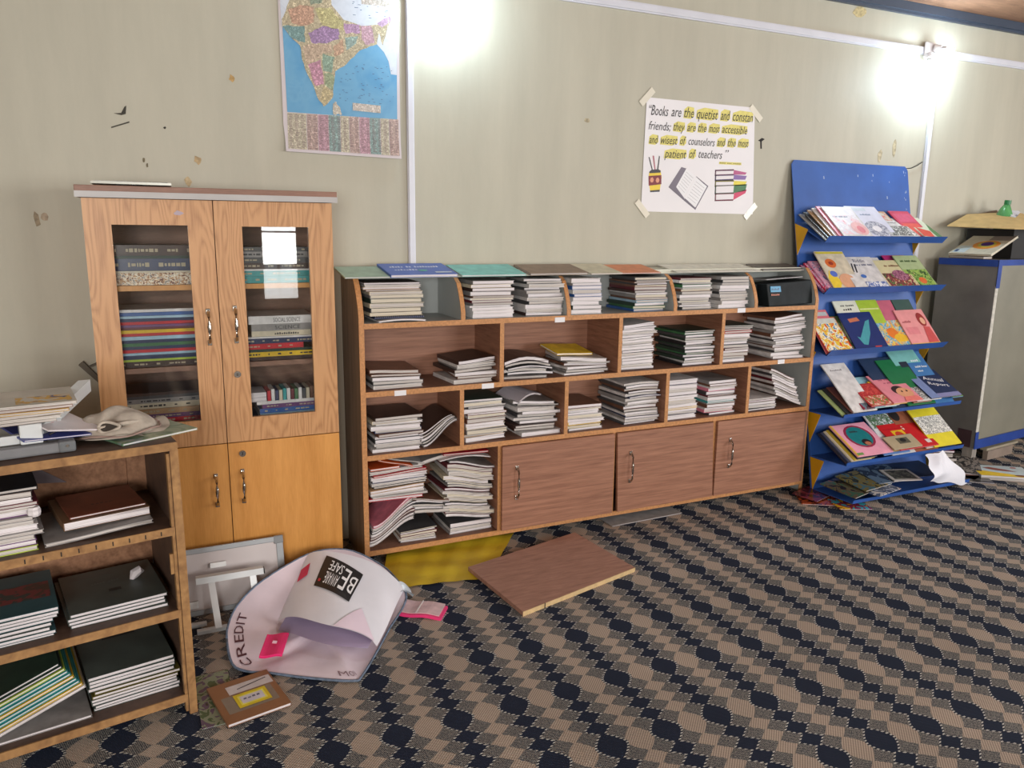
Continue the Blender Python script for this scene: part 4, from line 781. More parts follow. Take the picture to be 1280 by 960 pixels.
# tier 2
for i, (c, nm) in enumerate((((120, 60, 110), 'violet'), ((196, 40, 80), 'crimson'), ((210, 130, 160), 'pink patterned'))):
    rackbook('%s booklet at the left end of the second tier' % nm, 1, -.005+.02*i, .16+.02*i, .22, c, [('rect', .02, .02, .98, .98, A([c, (220, 170, 190), (90, 110, 150), (210, 150, 60)], 40))], .006*i)
rackbook('white picture book with orange creature on the second tier', 1, .07, .30, .255, 'cream', [('disc', .35, .68, .18, .12, (206, 104, 50)), ('disc', .36, .68, .08, .05, (150, 60, 40)), ('poly', [(0, .3), (.15, .5), (.4, .2), (.2, 0), (0, 0)], (226, 196, 60)), ('disc', .25, .4, .12, .08, (86, 110, 190)), ('disc', .62, .2, .28, .2, (214, 160, 126)), ('rect', .02, .93, .98, .98, (196, 180, 60))], .020)
rackbook('white book titled Riddle on the second tier', 1, .24, .52, .22, 'white', [('text', 'Riddle', .40, .82, .34, .10, (60, 66, 100)), ('text', 'In a City Pond', .40, .70, .5, .07, (80, 88, 120)), ('poly', [(.2, .5), (.24, .5), (.32, .78), (.28, .78)], (40, 40, 48)), ('poly', [(.28, .48), (.32, .48), (.40, .76), (.36, .76)], (40, 40, 48)), ('disc', .42, .36, .08, .06, (70, 110, 180)), ('rect', .35, .02, .98, .18, A([(222, 222, 226), (90, 110, 170), (170, 190, 214)], 70))], .026)
rackbook('dark maroon book showing its edge on the second tier', 1, .48, .66, .215, 'maroon', [('rect', .0, .0, .3, 1, (150, 40, 60))], .010)
rackbook('thin white book standing behind on the second tier', 1, .44, .64, .245, 'white', [('rect', .1, .8, .9, .86, (150, 150, 90))], .003)
rackbook('cream book with red leafy tree on the second tier', 1, .53, .79, .205, (214, 204, 160), [('rect', .04, .03, .96, .5, A([(206, 196, 150), (150, 60, 60), (96, 40, 60), (90, 140, 70), (220, 150, 130)], 44)), ('disc', .62, .42, .26, .2, A([(120, 60, 90), (180, 120, 140), (80, 60, 90)], 90)), ('text', 'My Village', .3, .74, .5, .09, (120, 70, 50))], .024)
rackbook('magenta book standing behind on the second tier', 1, .68, .88, .255, (176, 50, 110), (), .003)
rackbook('green picture book with orange flower on the second tier', 1, .74, .955, .235, (170, 186, 140), [('rect', .02, .02, .98, .55, A([(90, 130, 60), (150, 180, 90), (60, 96, 50), (206, 200, 120)], 30)), ('disc', .55, .2, .15, .10, (216, 110, 60)), ('text', 'The Green World', .15, .78, .7, .08, (60, 90, 50))], .018)
rackbook('dark green patterned book at the right of the second tier', 1, .87, .99, .22, (110, 130, 90), [('poly', [(.2, .9), (.9, .9), (.5, .5)], (186, 190, 60))], .008)
# tier 3
rackbook('comic book with red and yellow cartoons on the third tier', 2, .0, .21, .225, (196, 60, 50), [('rect', .02, .02, .98, .98, A([(216, 70, 50), (226, 190, 60), (236, 226, 210), (80, 130, 170), (226, 140, 60)], 34)), ('rect', .05, .82, .95, .97, (206, 206, 196))], .016)
rackbook('pink-topped book behind the comic on the third tier', 2, .0, .17, .275, (206, 110, 120), [('rect', .05, .86, .95, .95, (180, 184, 186))], .003)
rackbook('green booklet tucked beside the comic on the third tier', 2, .17, .27, .235, (96, 120, 70), [('rect', 0, 0, 1, .8, A([(96, 120, 70), (150, 170, 120), (60, 80, 60)], 40))], .010)
rackbook('white book with black title behind the whale book', 2, .23, .42, .315, (216, 216, 200), [('text', 'The Parrot', .25, .88, .6, .05, (40, 40, 40)), ('text', 'Tree', .3, .80, .4, .05, (40, 40, 40))], .003)
rackbook('navy book with a turquoise whale on the third tier', 2, .22, .49, .235, (32, 48, 104), [('poly', [(.30, .12), (.42, .10), (.66, .40), (.78, .66), (.84, .78), (.70, .74), (.50, .52), (.30, .30), (.22, .34)], (70, 150, 160)), ('poly', [(.2, .82), (.5, .86), (.55, .76), (.35, .74), (.22, .72)], (190, 110, 80)), ('rect', .6, .02, .8, .06, (190, 60, 60))], .024)
rackbook('lime green book standing behind on the third tier', 2, .42, .60, .315, (160, 186, 60), [('rect', .05, .8, .95, .83, (206, 214, 140))], .003)
rackbook('yellow-edged picture book with orange toys on the third tier', 2, .47, .76, .235, (226, 200, 70), [('rect', .04, .04, .96, .90, A([(214, 200, 180), (90, 160, 190), (226, 190, 80), (196, 120, 110), (236, 226, 210)], 36)), ('disc', .45, .38, .16, .16, (222, 120, 44)), ('disc', .62, .24, .2, .12, (226, 180, 50)), ('rect', .04, .91, .96, .99, (236, 206, 40))], .018)
rackbook('rose book standing behind on the third tier', 2, .60, .73, .31, (190, 100, 120), (), .003)
rackbook('pink book with a girl on the third tier', 2, .70, .955, .235, (226, 150, 150), [('text', 'Sisters', .08, .62, .3, .08, (150, 60, 70)), ('rect', .08, .3, .5, .5, (216, 130, 136)), ('disc', .78, .70, .14, .20, (150, 50, 50)), ('disc', .80, .66, .08, .10, (222, 170, 140)), ('poly', [(.6, .0), (.98, .0), (.92, .48), (.72, .5)], (196, 80, 80)), ('rect', 0, 0, 1, .04, (226, 190, 60))], .024)
rackbook('dark green book standing behind on the third tier', 2, .74, .90, .31, (70, 92, 86), (), .003)
# tier 4
for i, (c, nm) in enumerate(((150, 160, 120), 'olive'), ) if False else enumerate((((150, 166, 110), 'olive'), ((40, 40, 42), 'black'), ((110, 66, 56), 'brown'))):
    rackbook('slim %s book at the left end of the fourth tier' % nm, 3, .0+.03*i, .10+.03*i, .205, c, (), .008*i)
rackbook('tall white book on the fourth tier', 3, .07, .26, .325, 'white', [('text', 'Stories', .2, .84, .5, .04, (120, 110, 110))], .020)
rackbook('crimson book edge beside the tall white book', 3, .15, .24, .225, (150, 30, 60), (), .030)
rackbook('pale blue book with navy title on the fourth tier', 3, .16, .42, .245, (150, 200, 214), [('rect', .0, .9, .5, .98, (50, 60, 70)), ('text', '101 Best', .12, .66, .5, .12, (40, 70, 110)), ('text', 'Stories', .12, .50, .4, .10, (40, 70, 110))], .030, page='c')
rackbook('red picture book with dancing figures on the fourth tier', 3, .20, .385, .175, (180, 50, 50), [('rect', .05, .02, .95, .45, A([(90, 140, 70), (196, 90, 70), (226, 190, 170), (110, 150, 60)], 50)), ('rect', .1, .5, .9, .95, A([(176, 50, 50), (206, 80, 70), (226, 170, 150)], 60))], .044)
rackbook('white thin book edge on the fourth tier', 3, .32, .44, .185, 'white', (), .036)
rackbook('yellow thin book edge on the fourth tier', 3, .36, .50, .19, (216, 170, 50), (), .042)
rackbook('pink book with a smiling boy on the fourth tier', 3, .38, .63, .225, (226, 140, 150), [('text', 'How Big', .22, .78, .35, .07, (160, 70, 100)), ('text', 'is Kulfi', .3, .66, .3, .06, (160, 70, 100)), ('disc', .55, .40, .22, .16, (60, 40, 40)), ('disc', .66, .30, .26, .18, (222, 160, 120)), ('disc', .6, .35, .03, .03, (30, 24, 24)), ('disc', .76, .35, .03, .03, (30, 24, 24)), ('poly', [(.4, 0), (1, 0), (.9, .16), (.5, .16)], (226, 120, 110))], .050)
rackbook('dark blue book leaning in the middle of the fourth tier', 3, .40, .70, .345, (40, 56, 84), [('text', 'Science', .55, .86, .35, .05, (180, 196, 210))], .010)
rackbook('green book on the fourth tier', 3, .52, .76, .32, (34, 110, 66), (), .022)
rackbook('brown landscape book edge on the fourth tier', 3, .56, .72, .19, (150, 100, 80), (), .034)
rackbook('teal-edged book standing behind on the fourth tier', 3, .66, .90, .385, (120, 180, 176), (), .003)
rackbook('blue report standing behind on the fourth tier', 3, .70, .94, .36, (66, 116, 170), [('rect', 0, 0, .3, .85, (40, 46, 60)), ('text', 'NIRD', .48, .80, .28, .06, (220, 226, 230)), ('text', 'Annual Review', .48, .68, .45, .05, (220, 226, 230)), ('text', '2020', .48, .60, .2, .04, (220, 226, 230))], .010)
rackbook('book with black and white pattern on the fourth tier', 3, .585, .80, .22, (220, 220, 216), [('rect', .03, .03, .97, .97, A([(230, 228, 224), (40, 40, 40), (220, 220, 216), (60, 60, 60)], 120))], .044)
rackbook('dark blue annual report on the fourth tier', 3, .70, .975, .225, (40, 52, 86), [('rect', 0, 0, .28, 1, (120, 136, 180)), ('rect', .28, 0, 1, .14, (130, 130, 170)), ('text', 'Annual', .36, .66, .55, .13, (232, 232, 236), -.25), ('text', 'Report', .36, .44, .55, .14, (232, 232, 236), -.25)], .052)
rackbook('blue and green booklet at the right of the fourth tier', 3, .90, 1.0, .20, (60, 130, 180), [('rect', 0, 0, 1, .3, (110, 150, 60)), ('rect', .3, .5, .9, .62, (220, 226, 230))], .040)
# tier 5
for i, (c, nm) in enumerate((((36, 36, 44), 'black'), ((70, 76, 100), 'slate'), ((200, 190, 170), 'cream'), ((196, 170, 60), 'ochre'), ((40, 44, 60), 'dark blue'))):
    rackbook('%s booklet in the bundle at left of the fifth tier' % nm, 4, .005+.018*i, .17+.018*i, .23, c, (), .006*i)
rackbook('pink book with a teal oval picture on the fifth tier', 4, .07, .36, .235, (232, 160, 180), [('disc', .52, .58, .36, .36, (150, 40, 70)), ('disc', .52, .58, .30, .31, (30, 120, 124)), ('disc', .56, .38, .12, .10, (40, 30, 34)), ('disc', .57, .34, .08, .06, (176, 110, 80)), ('text', 'Lilly', .36, .70, .22, .08, (60, 60, 60)), ('rect', 0, 0, .05, 1, (226, 180, 60)), ('rect', .03, .03, .2, .1, (110, 150, 80))], .040)
rackbook('blue cartoon book on the fifth tier', 4, .30, .52, .245, (96, 136, 196), [('rect', .05, .05, .95, .5, A([(150, 180, 220), (226, 190, 80), (216, 140, 120), (236, 226, 220)], 40)), ('rect', .08, .75, .6, .88, (176, 200, 226))], .020)
rackbook('white photo book standing behind on the fifth tier', 4, .38, .62, .33, (206, 206, 206), [('rect', .05, .55, .95, .95, A([(200, 206, 206), (80, 110, 80), (150, 150, 150), (60, 60, 70)], 40))], .006)
rackbook('brown book standing behind on the fifth tier', 4, .58, .78, .335, (150, 90, 66), [('disc', .2, .75, .2, .12, (40, 36, 36))], .006)
rackbook('bright red book with yellow picture on the fifth tier', 4, .42, .755, .23, (200, 36, 40), [('rect', .2, .30, .5, .62, (226, 180, 40)), ('disc', .34, .46, .1, .12, (200, 60, 40)), ('disc', .55, .66, .03, .07, (226, 190, 170)), ('rect', .78, .10, .90, .22, (226, 210, 206)), ('rect', .05, .66, .6, .69, (180, 30, 36))], .040)
rackbook('red and white booklet on the fifth tier', 4, .66, .84, .24, (206, 196, 190), [('rect', .5, 0, 1, 1, (190, 60, 56)), ('disc', .35, .7, .2, .2, (50, 46, 50))], .024)
rackbook('small brown photo booklet in front on the fifth tier', 4, .36, .60, .095, (176, 160, 130), [('rect', .35, .35, .75, .8, (90, 86, 70)), ('disc', .55, .6, .1, .15, (30, 30, 30))], .052)
rackbook('yellow and white activity book on the fifth tier', 4, .72, .965, .30, (220, 204, 50), [('rect', 0, .28, 1, .68, A([(230, 228, 220), (150, 150, 146), (236, 232, 226), (110, 120, 100)], 60))], .030)
# tier 6: glossy magazines slumped on the bottom tray, and more on the floor before it
gl = lambda *c: artmat(list(c), 16, .15)
def floorbook(label, x, y, z, w, h, t, c, rz, spec=(), tilt=(0, 0), group=None, name='magazine', page='w'):
    return cover_book(label, w, h, t, c, (x, y, z), (tilt[0], tilt[1], rz), spec, group, page, name)
MG = 'magazines on the bottom tier'
floorbook('dark glossy magazine at the left of the bottom tier', 3.34, 2.72, .052, .25, .2, .006, gl((40, 36, 34), (90, 80, 60), (60, 90, 70), (140, 60, 60)), .25, (), (.12, 0), MG)
floorbook('green-brown glossy magazine on the bottom tier', 3.45, 2.74, .064, .24, .19, .006, gl((50, 56, 50), (110, 100, 60), (70, 100, 110), (40, 40, 44)), .15, (), (.16, 0), MG)
floorbook('plastic-wrapped blue magazine on the bottom tier', 3.60, 2.76, .070, .24, .19, .006, gl((50, 62, 80), (90, 110, 130), (40, 50, 60)), -.05, (), (.16, 0), MG)
floorbook('magazine with framed photo on the bottom tier', 3.66, 2.73, .079, .17, .14, .005, (190, 186, 180), -.28, [('rect', .1, .12, .9, .9, A([(60, 64, 60), (110, 110, 100), (40, 40, 40)], 40))], (.12, 0), MG)
floorbook('navy plastic folder at the back of the bottom tier', 3.84, 2.78, .064, .28, .17, .004, (44, 58, 84), -.1, (), (.18, 0), MG)
floorbook('pale magazine hanging over the bottom lip', 3.47, 2.685, .051, .22, .12, .004, gl((170, 176, 190), (90, 100, 120), (200, 196, 190), (150, 80, 90)), .2, (), (.05, 0), MG)
MF = 'magazines on the carpet before the rack'
floorbook('red-orange glossy magazine on the carpet under the shelf corner', 3.12, 2.77, .002, .26, .19, .004, gl((120, 44, 30), (170, 80, 40), (90, 40, 36), (150, 40, 60)), -.55, (), (0, 0), MF)
floorbook('magazine with turquoise and yellow corner on the carpet', 3.20, 2.66, .0065, .17, .15, .004, gl((60, 150, 160), (120, 40, 60), (216, 170, 40), (90, 50, 60)), -.4, (), (0, 0), MF)
floorbook('dark red patterned magazine against the rack foot', 3.17, 2.84, .012, .18, .14, .004, gl((70, 30, 40), (120, 50, 60), (50, 60, 60)), .3, (), (.06, 0), MF)

# ------------------------------------------------------------------ metal cabinet on the right
mc = thing('metal_cabinet', 'grey steel cabinet edged with blue tape at the right', 'cabinet', (4.41, 2.89, 0), (0, 0, math.radians(6.5)), local=True)
S_L = mat((116, 113, 108), .5, .15, var=.14, scale=5); S_F = mat((126, 123, 110), .5, .1, var=.08, scale=4); S_B = mat((38, 66, 140), .35, var=.12, scale=10)
MW, MD = .60, .345
MB().box(0, MW, .0, MD, .135, 1.25).build('carcass', S_L, mc)
MB().box(.03, MW-.005, -.004, -.0002, .19, 1.235).build('front_panel', S_F, mc)
MB().box(0, .03, -.003, -.0002, .235, 1.10).build('worn_edge', mat((190, 186, 176), .6, var=.15, scale=40), mc)
MB().box(-.003, -.0002, 0, MD, 1.212, 1.251).build('tape_band', S_B, mc)
MB().box(-.003, MW, -.005, -.0042, 1.218, 1.251).build('tape_band', S_B, mc)
MB().box(-.004, .036, -.0062, -.0051, 1.09, 1.2515).build('tape_corner', S_B, mc)
MB().box(-.0035, .03, -.0062, -.0042, .13, .235).build('tape_corner', S_B, mc)
MB().box(.0, MW, -.007, -.0043, .13, .186).build('base_rail', S_B, mc)
MB().box(-.0032, -.0004, .02, .10, .135, .24).build('tape_corner', mat((70, 48, 52), .6, var=.2), mc)
MB().box(.012, .06, .01, .07, 0, .1345).build('wooden_block', wood('grey_wood_block', (120, 114, 108), (156, 150, 142), (6, 6, .6), 1, 4), mc)
MB().box(.2, MW-.03, .02, .06, .085, .10).build('lower_rail', mat((150, 140, 122), .6), mc); MB().box(.5, .56, .2, .3, 0, .1345).build('rear_block', mat((90, 84, 78), .7), mc)
MB().box(.30, .60, .06, .09, .0, .06).build('wooden_plinth', mat((140, 124, 112), .7, var=.1), mc)
# carton with open flap
ct = thing('cardboard_box', 'open black cardboard box with tan flap on the metal cabinet', 'box', (4.70, 3.10, 1.252))
KR = mat((196, 166, 112), .75, var=.08, scale=20); KD = mat((34, 32, 32), .7, var=.1); KB = mat((122, 98, 76), .8, var=.1)
MB().box(4.66, 4.668, 2.985, 3.28, 1.252, 1.425).box(4.668, 5.0, 2.985, 2.993, 1.252, 1.425).box(4.668, 5.0, 3.272, 3.28, 1.252, 1.425).box(4.992, 5.0, 2.993, 3.272, 1.252, 1.425).box(4.668, 4.992, 2.993, 3.272, 1.252, 1.256).build('box_walls', KD, ct)
fl = [(4.43, 3.25, 1.437), (4.56, 2.92, 1.424), (5.0, 2.88, 1.424), (5.0, 3.2, 1.53), (4.62, 3.265, 1.508)]
MB().add(fl+[(x, y+.003, z+.005) for x, y, z in fl], [(4, 3, 2, 1, 0), (5, 6, 7, 8, 9)]+[(k, (k+1) % 5, 5+(k+1) % 5, 5+k) for k in range(5)]).build('open_flap', KR, ct)
MB().hexa([(4.60, 3.285, 1.43), (5.0, 3.285, 1.43), (5.0, 3.292, 1.43), (4.60, 3.292, 1.43), (4.68, 3.30, 1.50), (4.95, 3.30, 1.545), (4.95, 3.307, 1.545), (4.68, 3.307, 1.50)]).build('back_flap', KB, ct)
bt = thing('plastic_bottle', 'empty green plastic bottle standing in the cardboard box', 'bottle', (4.83, 3.17, 1.2565))
MB().tube([(4.83, 3.17, 1.257), (4.83, 3.17, 1.47), (4.83, 3.17, 1.51), (4.83, 3.165, 1.55), (4.83, 3.16, 1.575)], [.05, .05, .046, .03, .016], 14).build('bottle_body', mat((86, 150, 92), .2, var=.15, scale=20), bt, smooth=True)
MB().tube([(4.83, 3.16, 1.575), (4.83, 3.158, 1.60)], [.019, .019], 12).build('cap', mat((30, 110, 60), .35, var=.05), bt)
floorbook('white and violet booklet poking out of the cardboard box', 4.94, 3.06, 1.44, .2, .16, .012, (206, 206, 214), .2, [('rect', .05, .05, .95, .4, (150, 90, 120)), ('text', 'News', .2, .55, .5, .2, (90, 100, 140))], (.6, 0), None, 'booklet')
KB2 = cover_book('white book with orange and violet flower leaning on the cardboard box', .27, .25, .012, (216, 214, 196), (4.452, 3.10, 1.268), (0, 0, 0), [('rect', .0, .0, 1, 1, (210, 204, 184)), ('poly', [(.5, .72), (.5, 1), (1, 1), (1, .72)], (150, 140, 130)), ('disc', .6, .48, .30, .22, (226, 150, 60)), ('disc', .6, .50, .20, .15, (200, 190, 80)), ('disc', .6, .52, .14, .11, (84, 50, 130)), ('rect', .05, .05, .35, .4, (206, 222, 226)), ('rect', .08, .08, .16, .2, (60, 90, 140))], None, 'c')
KB2.rotation_euler = (math.radians(-24), 0, math.radians(-90)); KB2.rotation_euler = Matrix(((0, .90, -.436), (-1, 0, 0), (0, .436, .90))).to_euler()
booklet('cardboard_piece', 'worn cardboard piece under the flower book on the metal cabinet', 'cardboard', None, .08, .22, .012, mat((130, 112, 92), .8, var=.2), 'g', (4.455, 2.985, 1.2525))

# ------------------------------------------------------------------ low wooden shelf in the left foreground
TH = math.radians(10.7); LO = Vector((.039, 2.233, 0)); LEX = Vector((math.cos(TH), math.sin(TH), 0)); LEY = Vector((-math.sin(TH), math.cos(TH), 0))
def LF(p): return LO+LEX*p[0]+LEY*p[1]+Vector((0, 0, p[2]))
LF.rz = TH
W_RAW = wood('raw_wood_edge', (120, 84, 48), (168, 126, 78), (2, 2, 2), 2, 6, .7, 30); W_SH = wood('dark_shelf_board', (62, 46, 38), (96, 72, 58), (1, 1, 1), 2, 5, .55); W_BK = wood('hardboard_back', (116, 78, 54), (158, 114, 84), (2, 2, 2), 3, 5, .8)
lw = thing('low_bookshelf', 'old dark wooden shelf unit with raw plywood edges at lower left', 'bookshelf', LO, (0, 0, TH), local=True)
LD, LW = .38, 1.0
def lboard(nm, x0, x1, z0, z1):
    o = MB().box(x0, x1, .004, LD-.006, z0, z1).build(nm, W_SH, lw); MB().box(x0, x1, -.001, .0038, z0-.001, z1+.0005).build('edge_strip', W_RAW, o); return o
for x0 in (-.022, -LW):
    o = MB().box(x0, x0+.022, .004, LD-.006, 0, .7985).build('side_panel', W_SH, lw); MB().box(x0+.001, x0+.0225, -.002, .0038, 0, .7985).build('edge_strip', W_RAW, o)
MB().box(-.030, -.0225, .002, .02, .01, .79).build('batten', W_RAW, lw); MB().box(-.040, -.0305, .006, .016, .44, .50).build('batten', W_RAW, lw)
lboard('top_board', -LW, 0, .799, .820)
for z in (.579, .331, .065): lboard('shelf', -LW+.022, -.0225, z-.022, z)
MB().box(-LW+.022, -.022, LD-.0055, LD, .03, .798).build('back_panel', W_BK, lw)
MB().box(-.075, -.0225, LD-.018, LD-.006, .60, .798).build('batten', W_BK, lw)
nm_ = mat((40, 32, 26), .7, var=0)
mb = MB()
for k in range(9): x = -.06-k*.04; mb.box(x, x+.003, -.0016, -.0009, .561, .573)
mb.build('edge_notches', nm_, lw)
# second shelf
zz = .5795
stack('left pile on the upper left-hand shelf', -.455, .03, zz, .165, 13, .24, .27, ['lime', 'purple', 'white', 'grey', 'white', 'white', 'grey', 'purple', 'white', 'maroon', 'white', 'dark brown', 'black'], 'gwg', .012, 3, ('right', .0, .0), 'left', frame=LF)
tag(MB().tube([tuple(LF((-.345, .045, .668+.002*i)))for i in (0, 4, 8, 12)], [.014, .016, .016, .013], 8).build('paper_roll', PG_WHITE, base=LF((-.345, .045, .668))), 'curled white paper scrap at the pile end on the upper left-hand shelf', 'paper')
tag(MB().prism([(-.05, 0), (.0, -.02), (.07, -.075), (-.05, -.06)], 0, .003, 'y').build('dark_sheet', mat((66, 54, 58), .6, var=.1), None, LF((-.32, .22, .765)), (0, 0, TH), local=True), 'dark folded sheet jutting from the pile on the upper left-hand shelf', 'paper')
z = zz
booklet('booklet', 'grey open booklet under the brown book', 'book', None, .26, .25, .010, 'grey', 'g', LF((-.20, .035, z)), (0, 0, TH), ('left', .012))
for i, (c, t, wd, dp, nm) in enumerate((((110, 82, 58), .022, .215, .22, 'thick brown book lying below the red-brown one'), ((112, 58, 40), .006, .19, .20, 'red-brown book lying on the upper left-hand shelf'))):
    cover_book(nm, wd, dp, t, artmat([tuple(int(v*.8) for v in c), c, tuple(int(v*1.1) for v in c)], 14, .5, 'lin'), LF((-.175+.005*i, .07+.015*i, z+.024+.0235*i)), (0, 0, TH+math.radians(4)), [('text', 'NCERT', .35, .35, .3, .06, (70, 40, 34))] if i else (), None, 'w', 'textbook')
# third shelf
zz = .3315
tk = dict(frame=LF, spine='left')
def covered(desc, xc, yf, zb, n, w, d, t, cols, topspec, jit=.006, dx=0.0, rz=0.0):
    z = zb
    for i in range(n):
        c = cols[i % len(cols)]; last = i == n-1
        lab = '%s textbook, %s, %s' % (c[1], 'topmost' if last else (ORD[i]+' from the bottom' if i else 'lowest'), desc)
        cover_book(lab, w, d, t, mat(c[0], .4, var=.12, scale=12), LF((xc+dx*i+R.uniform(-jit, jit), yf+R.uniform(0, jit), z)), (0, 0, TH+rz+R.uniform(-.02, .02)), topspec if last else (), 'textbooks '+desc, 'w', 'textbook'); z += t+.0005
    return z
DG = ((72, 80, 76), 'dark green'); DT = ((50, 84, 90), 'dark teal')
covered('right pile on the middle left-hand shelf', -.172, .045, zz, 4, .245, .27, .0095, [DG], [('rect', .1, .82, .55, .93, (80, 82, 78)), ('rect', .45, .35, .58, .42, (40, 44, 42)), ('text', 'Class VIII', .3, .6, .3, .05, (90, 96, 92))])
covered('left pile on the middle left-hand shelf', -.45, .03, zz, 8, .22, .27, .0095, [DG, DT, DG], [('rect', .05, .3, .95, .7, A([(58, 66, 62), (120, 56, 56), (80, 60, 50), (58, 66, 62)], 20))], .012, .003)
tag(MB().tube([tuple(LF((-.115, .19, .372))), tuple(LF((-.105, .2, .385))), tuple(LF((-.09, .2, .392))), tuple(LF((-.08, .205, .384)))], [.006, .015, .013, .004], 7).build('crumpled_paper', mat((196, 188, 190), .6, var=.1), base=LF((-.1, .19, .37))), 'crumpled white paper scrap on the dark green textbooks', 'paper')
# bottom shelf
zz = .0655
z = covered('right pile on the lowest left-hand shelf', -.148, .05, zz, 4, .225, .27, .0095, [DG], (), .006)
z = covered('olive layer of the right lowest pile', -.145, .05, z, 2, .225, .27, .009, [((92, 84, 36), 'olive')], (), .006)
covered('top of the right pile on lowest left-hand shelf', -.155, .055, z, 4, .225, .27, .0105, [DG], [('rect', .3, .75, .7, .83, (40, 44, 42)), ('text', 'Science', .35, .86, .3, .05, (90, 96, 92))], .006)
booklet('booklet', 'grey glossy booklet lying flat on the lowest left-hand shelf', 'book', None, .22, .25, .008, 'grey', 'w', LF((-.375, .035, zz)), (0, 0, TH))
for i in range(10):
    c = ['white', 'yellow', 'teal', 'teal', 'yellow', 'teal', 'teal', 'lime', 'dark green', 'dark green'][i]
    booklet('slanted_booklet', '%s booklet sloping down to the left, %s in the lowest shelf fan' % (c, ('lowest' if i == 0 else ORD[i]+' up') if i < 9 else 'topmost'), 'book', 'sloping fan of booklets on the lowest left-hand shelf', .26, .27, .007, c, 'w', LF((-.395-.006*i, .04+.003*i, zz+.050+.0078*i)), (0, math.radians(-19), TH), None, 'back')
# on top of the low shelf
zt_ = .8208
wb = thing('whiteboard', 'grey-framed whiteboard lying flat on the low shelf top', 'whiteboard', LF((-.6, .05, zt_)), (0, 0, TH), local=True)
GPL = mat((116, 116, 118), .45, var=.12, scale=12)
MB().box(-.4, .335, 0, .03, 0, .028).box(-.4, .335, .28, .31, 0, .028).box(.305, .335, .03, .28, 0, .028).build('frame', GPL, wb, bevel=.006)
MB().box(-.4, .305, .03, .28, .008, .022).build('board_panel', mat((150, 148, 148), .4, var=.06), wb)
for y_ in (-.004, .274): MB().box(.325, .365, y_, y_+.04, -.0002, .030).build('corner_cap', mat((104, 106, 108), .4, var=.1), wb, bevel=.006)
MB().tube([(.345, -.006, .018), (.345, -.003, .018)], .004, 8).build('screw', M_CHROME, wb)
es = thing('folded_easel', 'white aluminium easel bars folded on the low shelf top', 'easel', LF((-.35, .1, .850)), (0, 0, TH), local=True)
ALU = mat((206, 208, 208), .35, .3, var=.05)
MB().box(-.5, -.005, -.02, .0, 0, .024).build('rail', ALU, es, bevel=.002)
MB().box(-.005, .045, -.035, .01, -.0, .052).build('joint_block', ALU, es, bevel=.003)
MB().hexa([(.02, .0, .01), (.05, .0, .01), (.19, .19, .078), (.16, .19, .078), (.02, .0, .04), (.05, .0, .04), (.19, .19, .112), (.16, .19, .112)]).build('strut', ALU, es)
MB().tube([(.06, -.02, .015), (.085, -.005, .022), (.08, .0, .03)], .003, 6).build('wire_clip', M_CHROME, es)
zp = .9035
for i, (c, nm) in enumerate((((150, 140, 132), 'grey'), ((206, 200, 190), 'white'), ((186, 176, 170), 'pale'), ((190, 150, 60), 'ochre'), ((150, 120, 110), 'brown'), ((196, 190, 180), 'creased cream'))):
    cover_book('%s magazine, %s, on the easel bars' % (nm, 'lowest' if i == 0 else ORD[i]+' from the bottom'), .30, .21, .007, mat(c, .4, var=.15, scale=10), LF((-.42+.01*i, .06+.004*i, zp+.0076*i)), (0, 0, TH+R.uniform(-.08, .08)), [('rect', .55, .1, .97, .5, A([c, (206, 160, 60), (60, 70, 120), (216, 210, 200)], 20))] if i == 5 else (), 'magazines on the folded easel', 'g', 'magazine')
cover_book('white pamphlet with red scribble sliding off the shelf pile', .16, .20, .004, (214, 206, 208), LF((-.225, .085, .865)), (math.radians(10), math.radians(12), TH+.5), [('text', 'Su', .3, .3, .3, .12, (196, 70, 70), .5), ('text', 'ras', .4, .55, .35, .12, (196, 110, 110), .4), ('rect', 0, .9, 1, 1, (206, 110, 70)), ('rect', 0, .8, .6, .9, (60, 64, 130))], None, 'w', 'pamphlet')
cover_book('blue-edged booklet under the scribbled pamphlet', .17, .2, .005, (60, 66, 130), LF((-.27, .075, .853)), (math.radians(8), math.radians(6), TH+.35), (), None, 'w', 'pamphlet')
cover_book('glossy green magazine with red tree under the cap', .22, .20, .006, artmat([(120, 140, 110), (160, 170, 140), (90, 120, 90), (140, 150, 160)], 10, .2, 'lin'), LF((-.025, .065, zt_)), (0, 0, TH+.32), [('disc', .42, .72, .2, .2, (120, 40, 44)), ('rect', .4, .35, .45, .6, (70, 40, 40))], None, 'w', 'magazine')
# cloth cap
cp = thing('cloth_cap', 'crumpled beige cloth cap on the low shelf top', 'cap', LF((-.125, .175, .827)), (0, 0, TH+.15), local=True)
CLO = mat((176, 164, 150), .9, var=.14, scale=30, bump=.3)
def surf(fn, nu, nv, closed_u=False):
    mb = MB(); vs = [fn(i/nu, j/nv) for j in range(nv+1) for i in range(nu+(0 if closed_u else 1))]; k = nu+(0 if closed_u else 1); fs = []
    for j in range(nv):
        for i in range(nu): fs.append((j*k+i, j*k+(i+1) % k, (j+1)*k+(i+1) % k, (j+1)*k+i))
    return mb.add(vs, fs)
def cap_fn(u, v):
    a = 2*math.pi*u; r = .20+.80*v
    wob = 1+.06*math.sin(3*a+1)*v+.03*math.sin(7*a)*v
    cx, cy = -.036*(1-v), -.030*(1-v)
    x = cx+r*.112*math.cos(a)*wob; y = cy+r*.090*math.sin(a)*wob
    z = .040*math.sin(math.pi*min(1, v*.93+.07))**.6*(1+.52*math.sin(a+.5)+.12*math.sin(2*a)+.10*math.sin(5*a+v*5))
    return (x, y, max(.004, z) if v > .02 else .006)
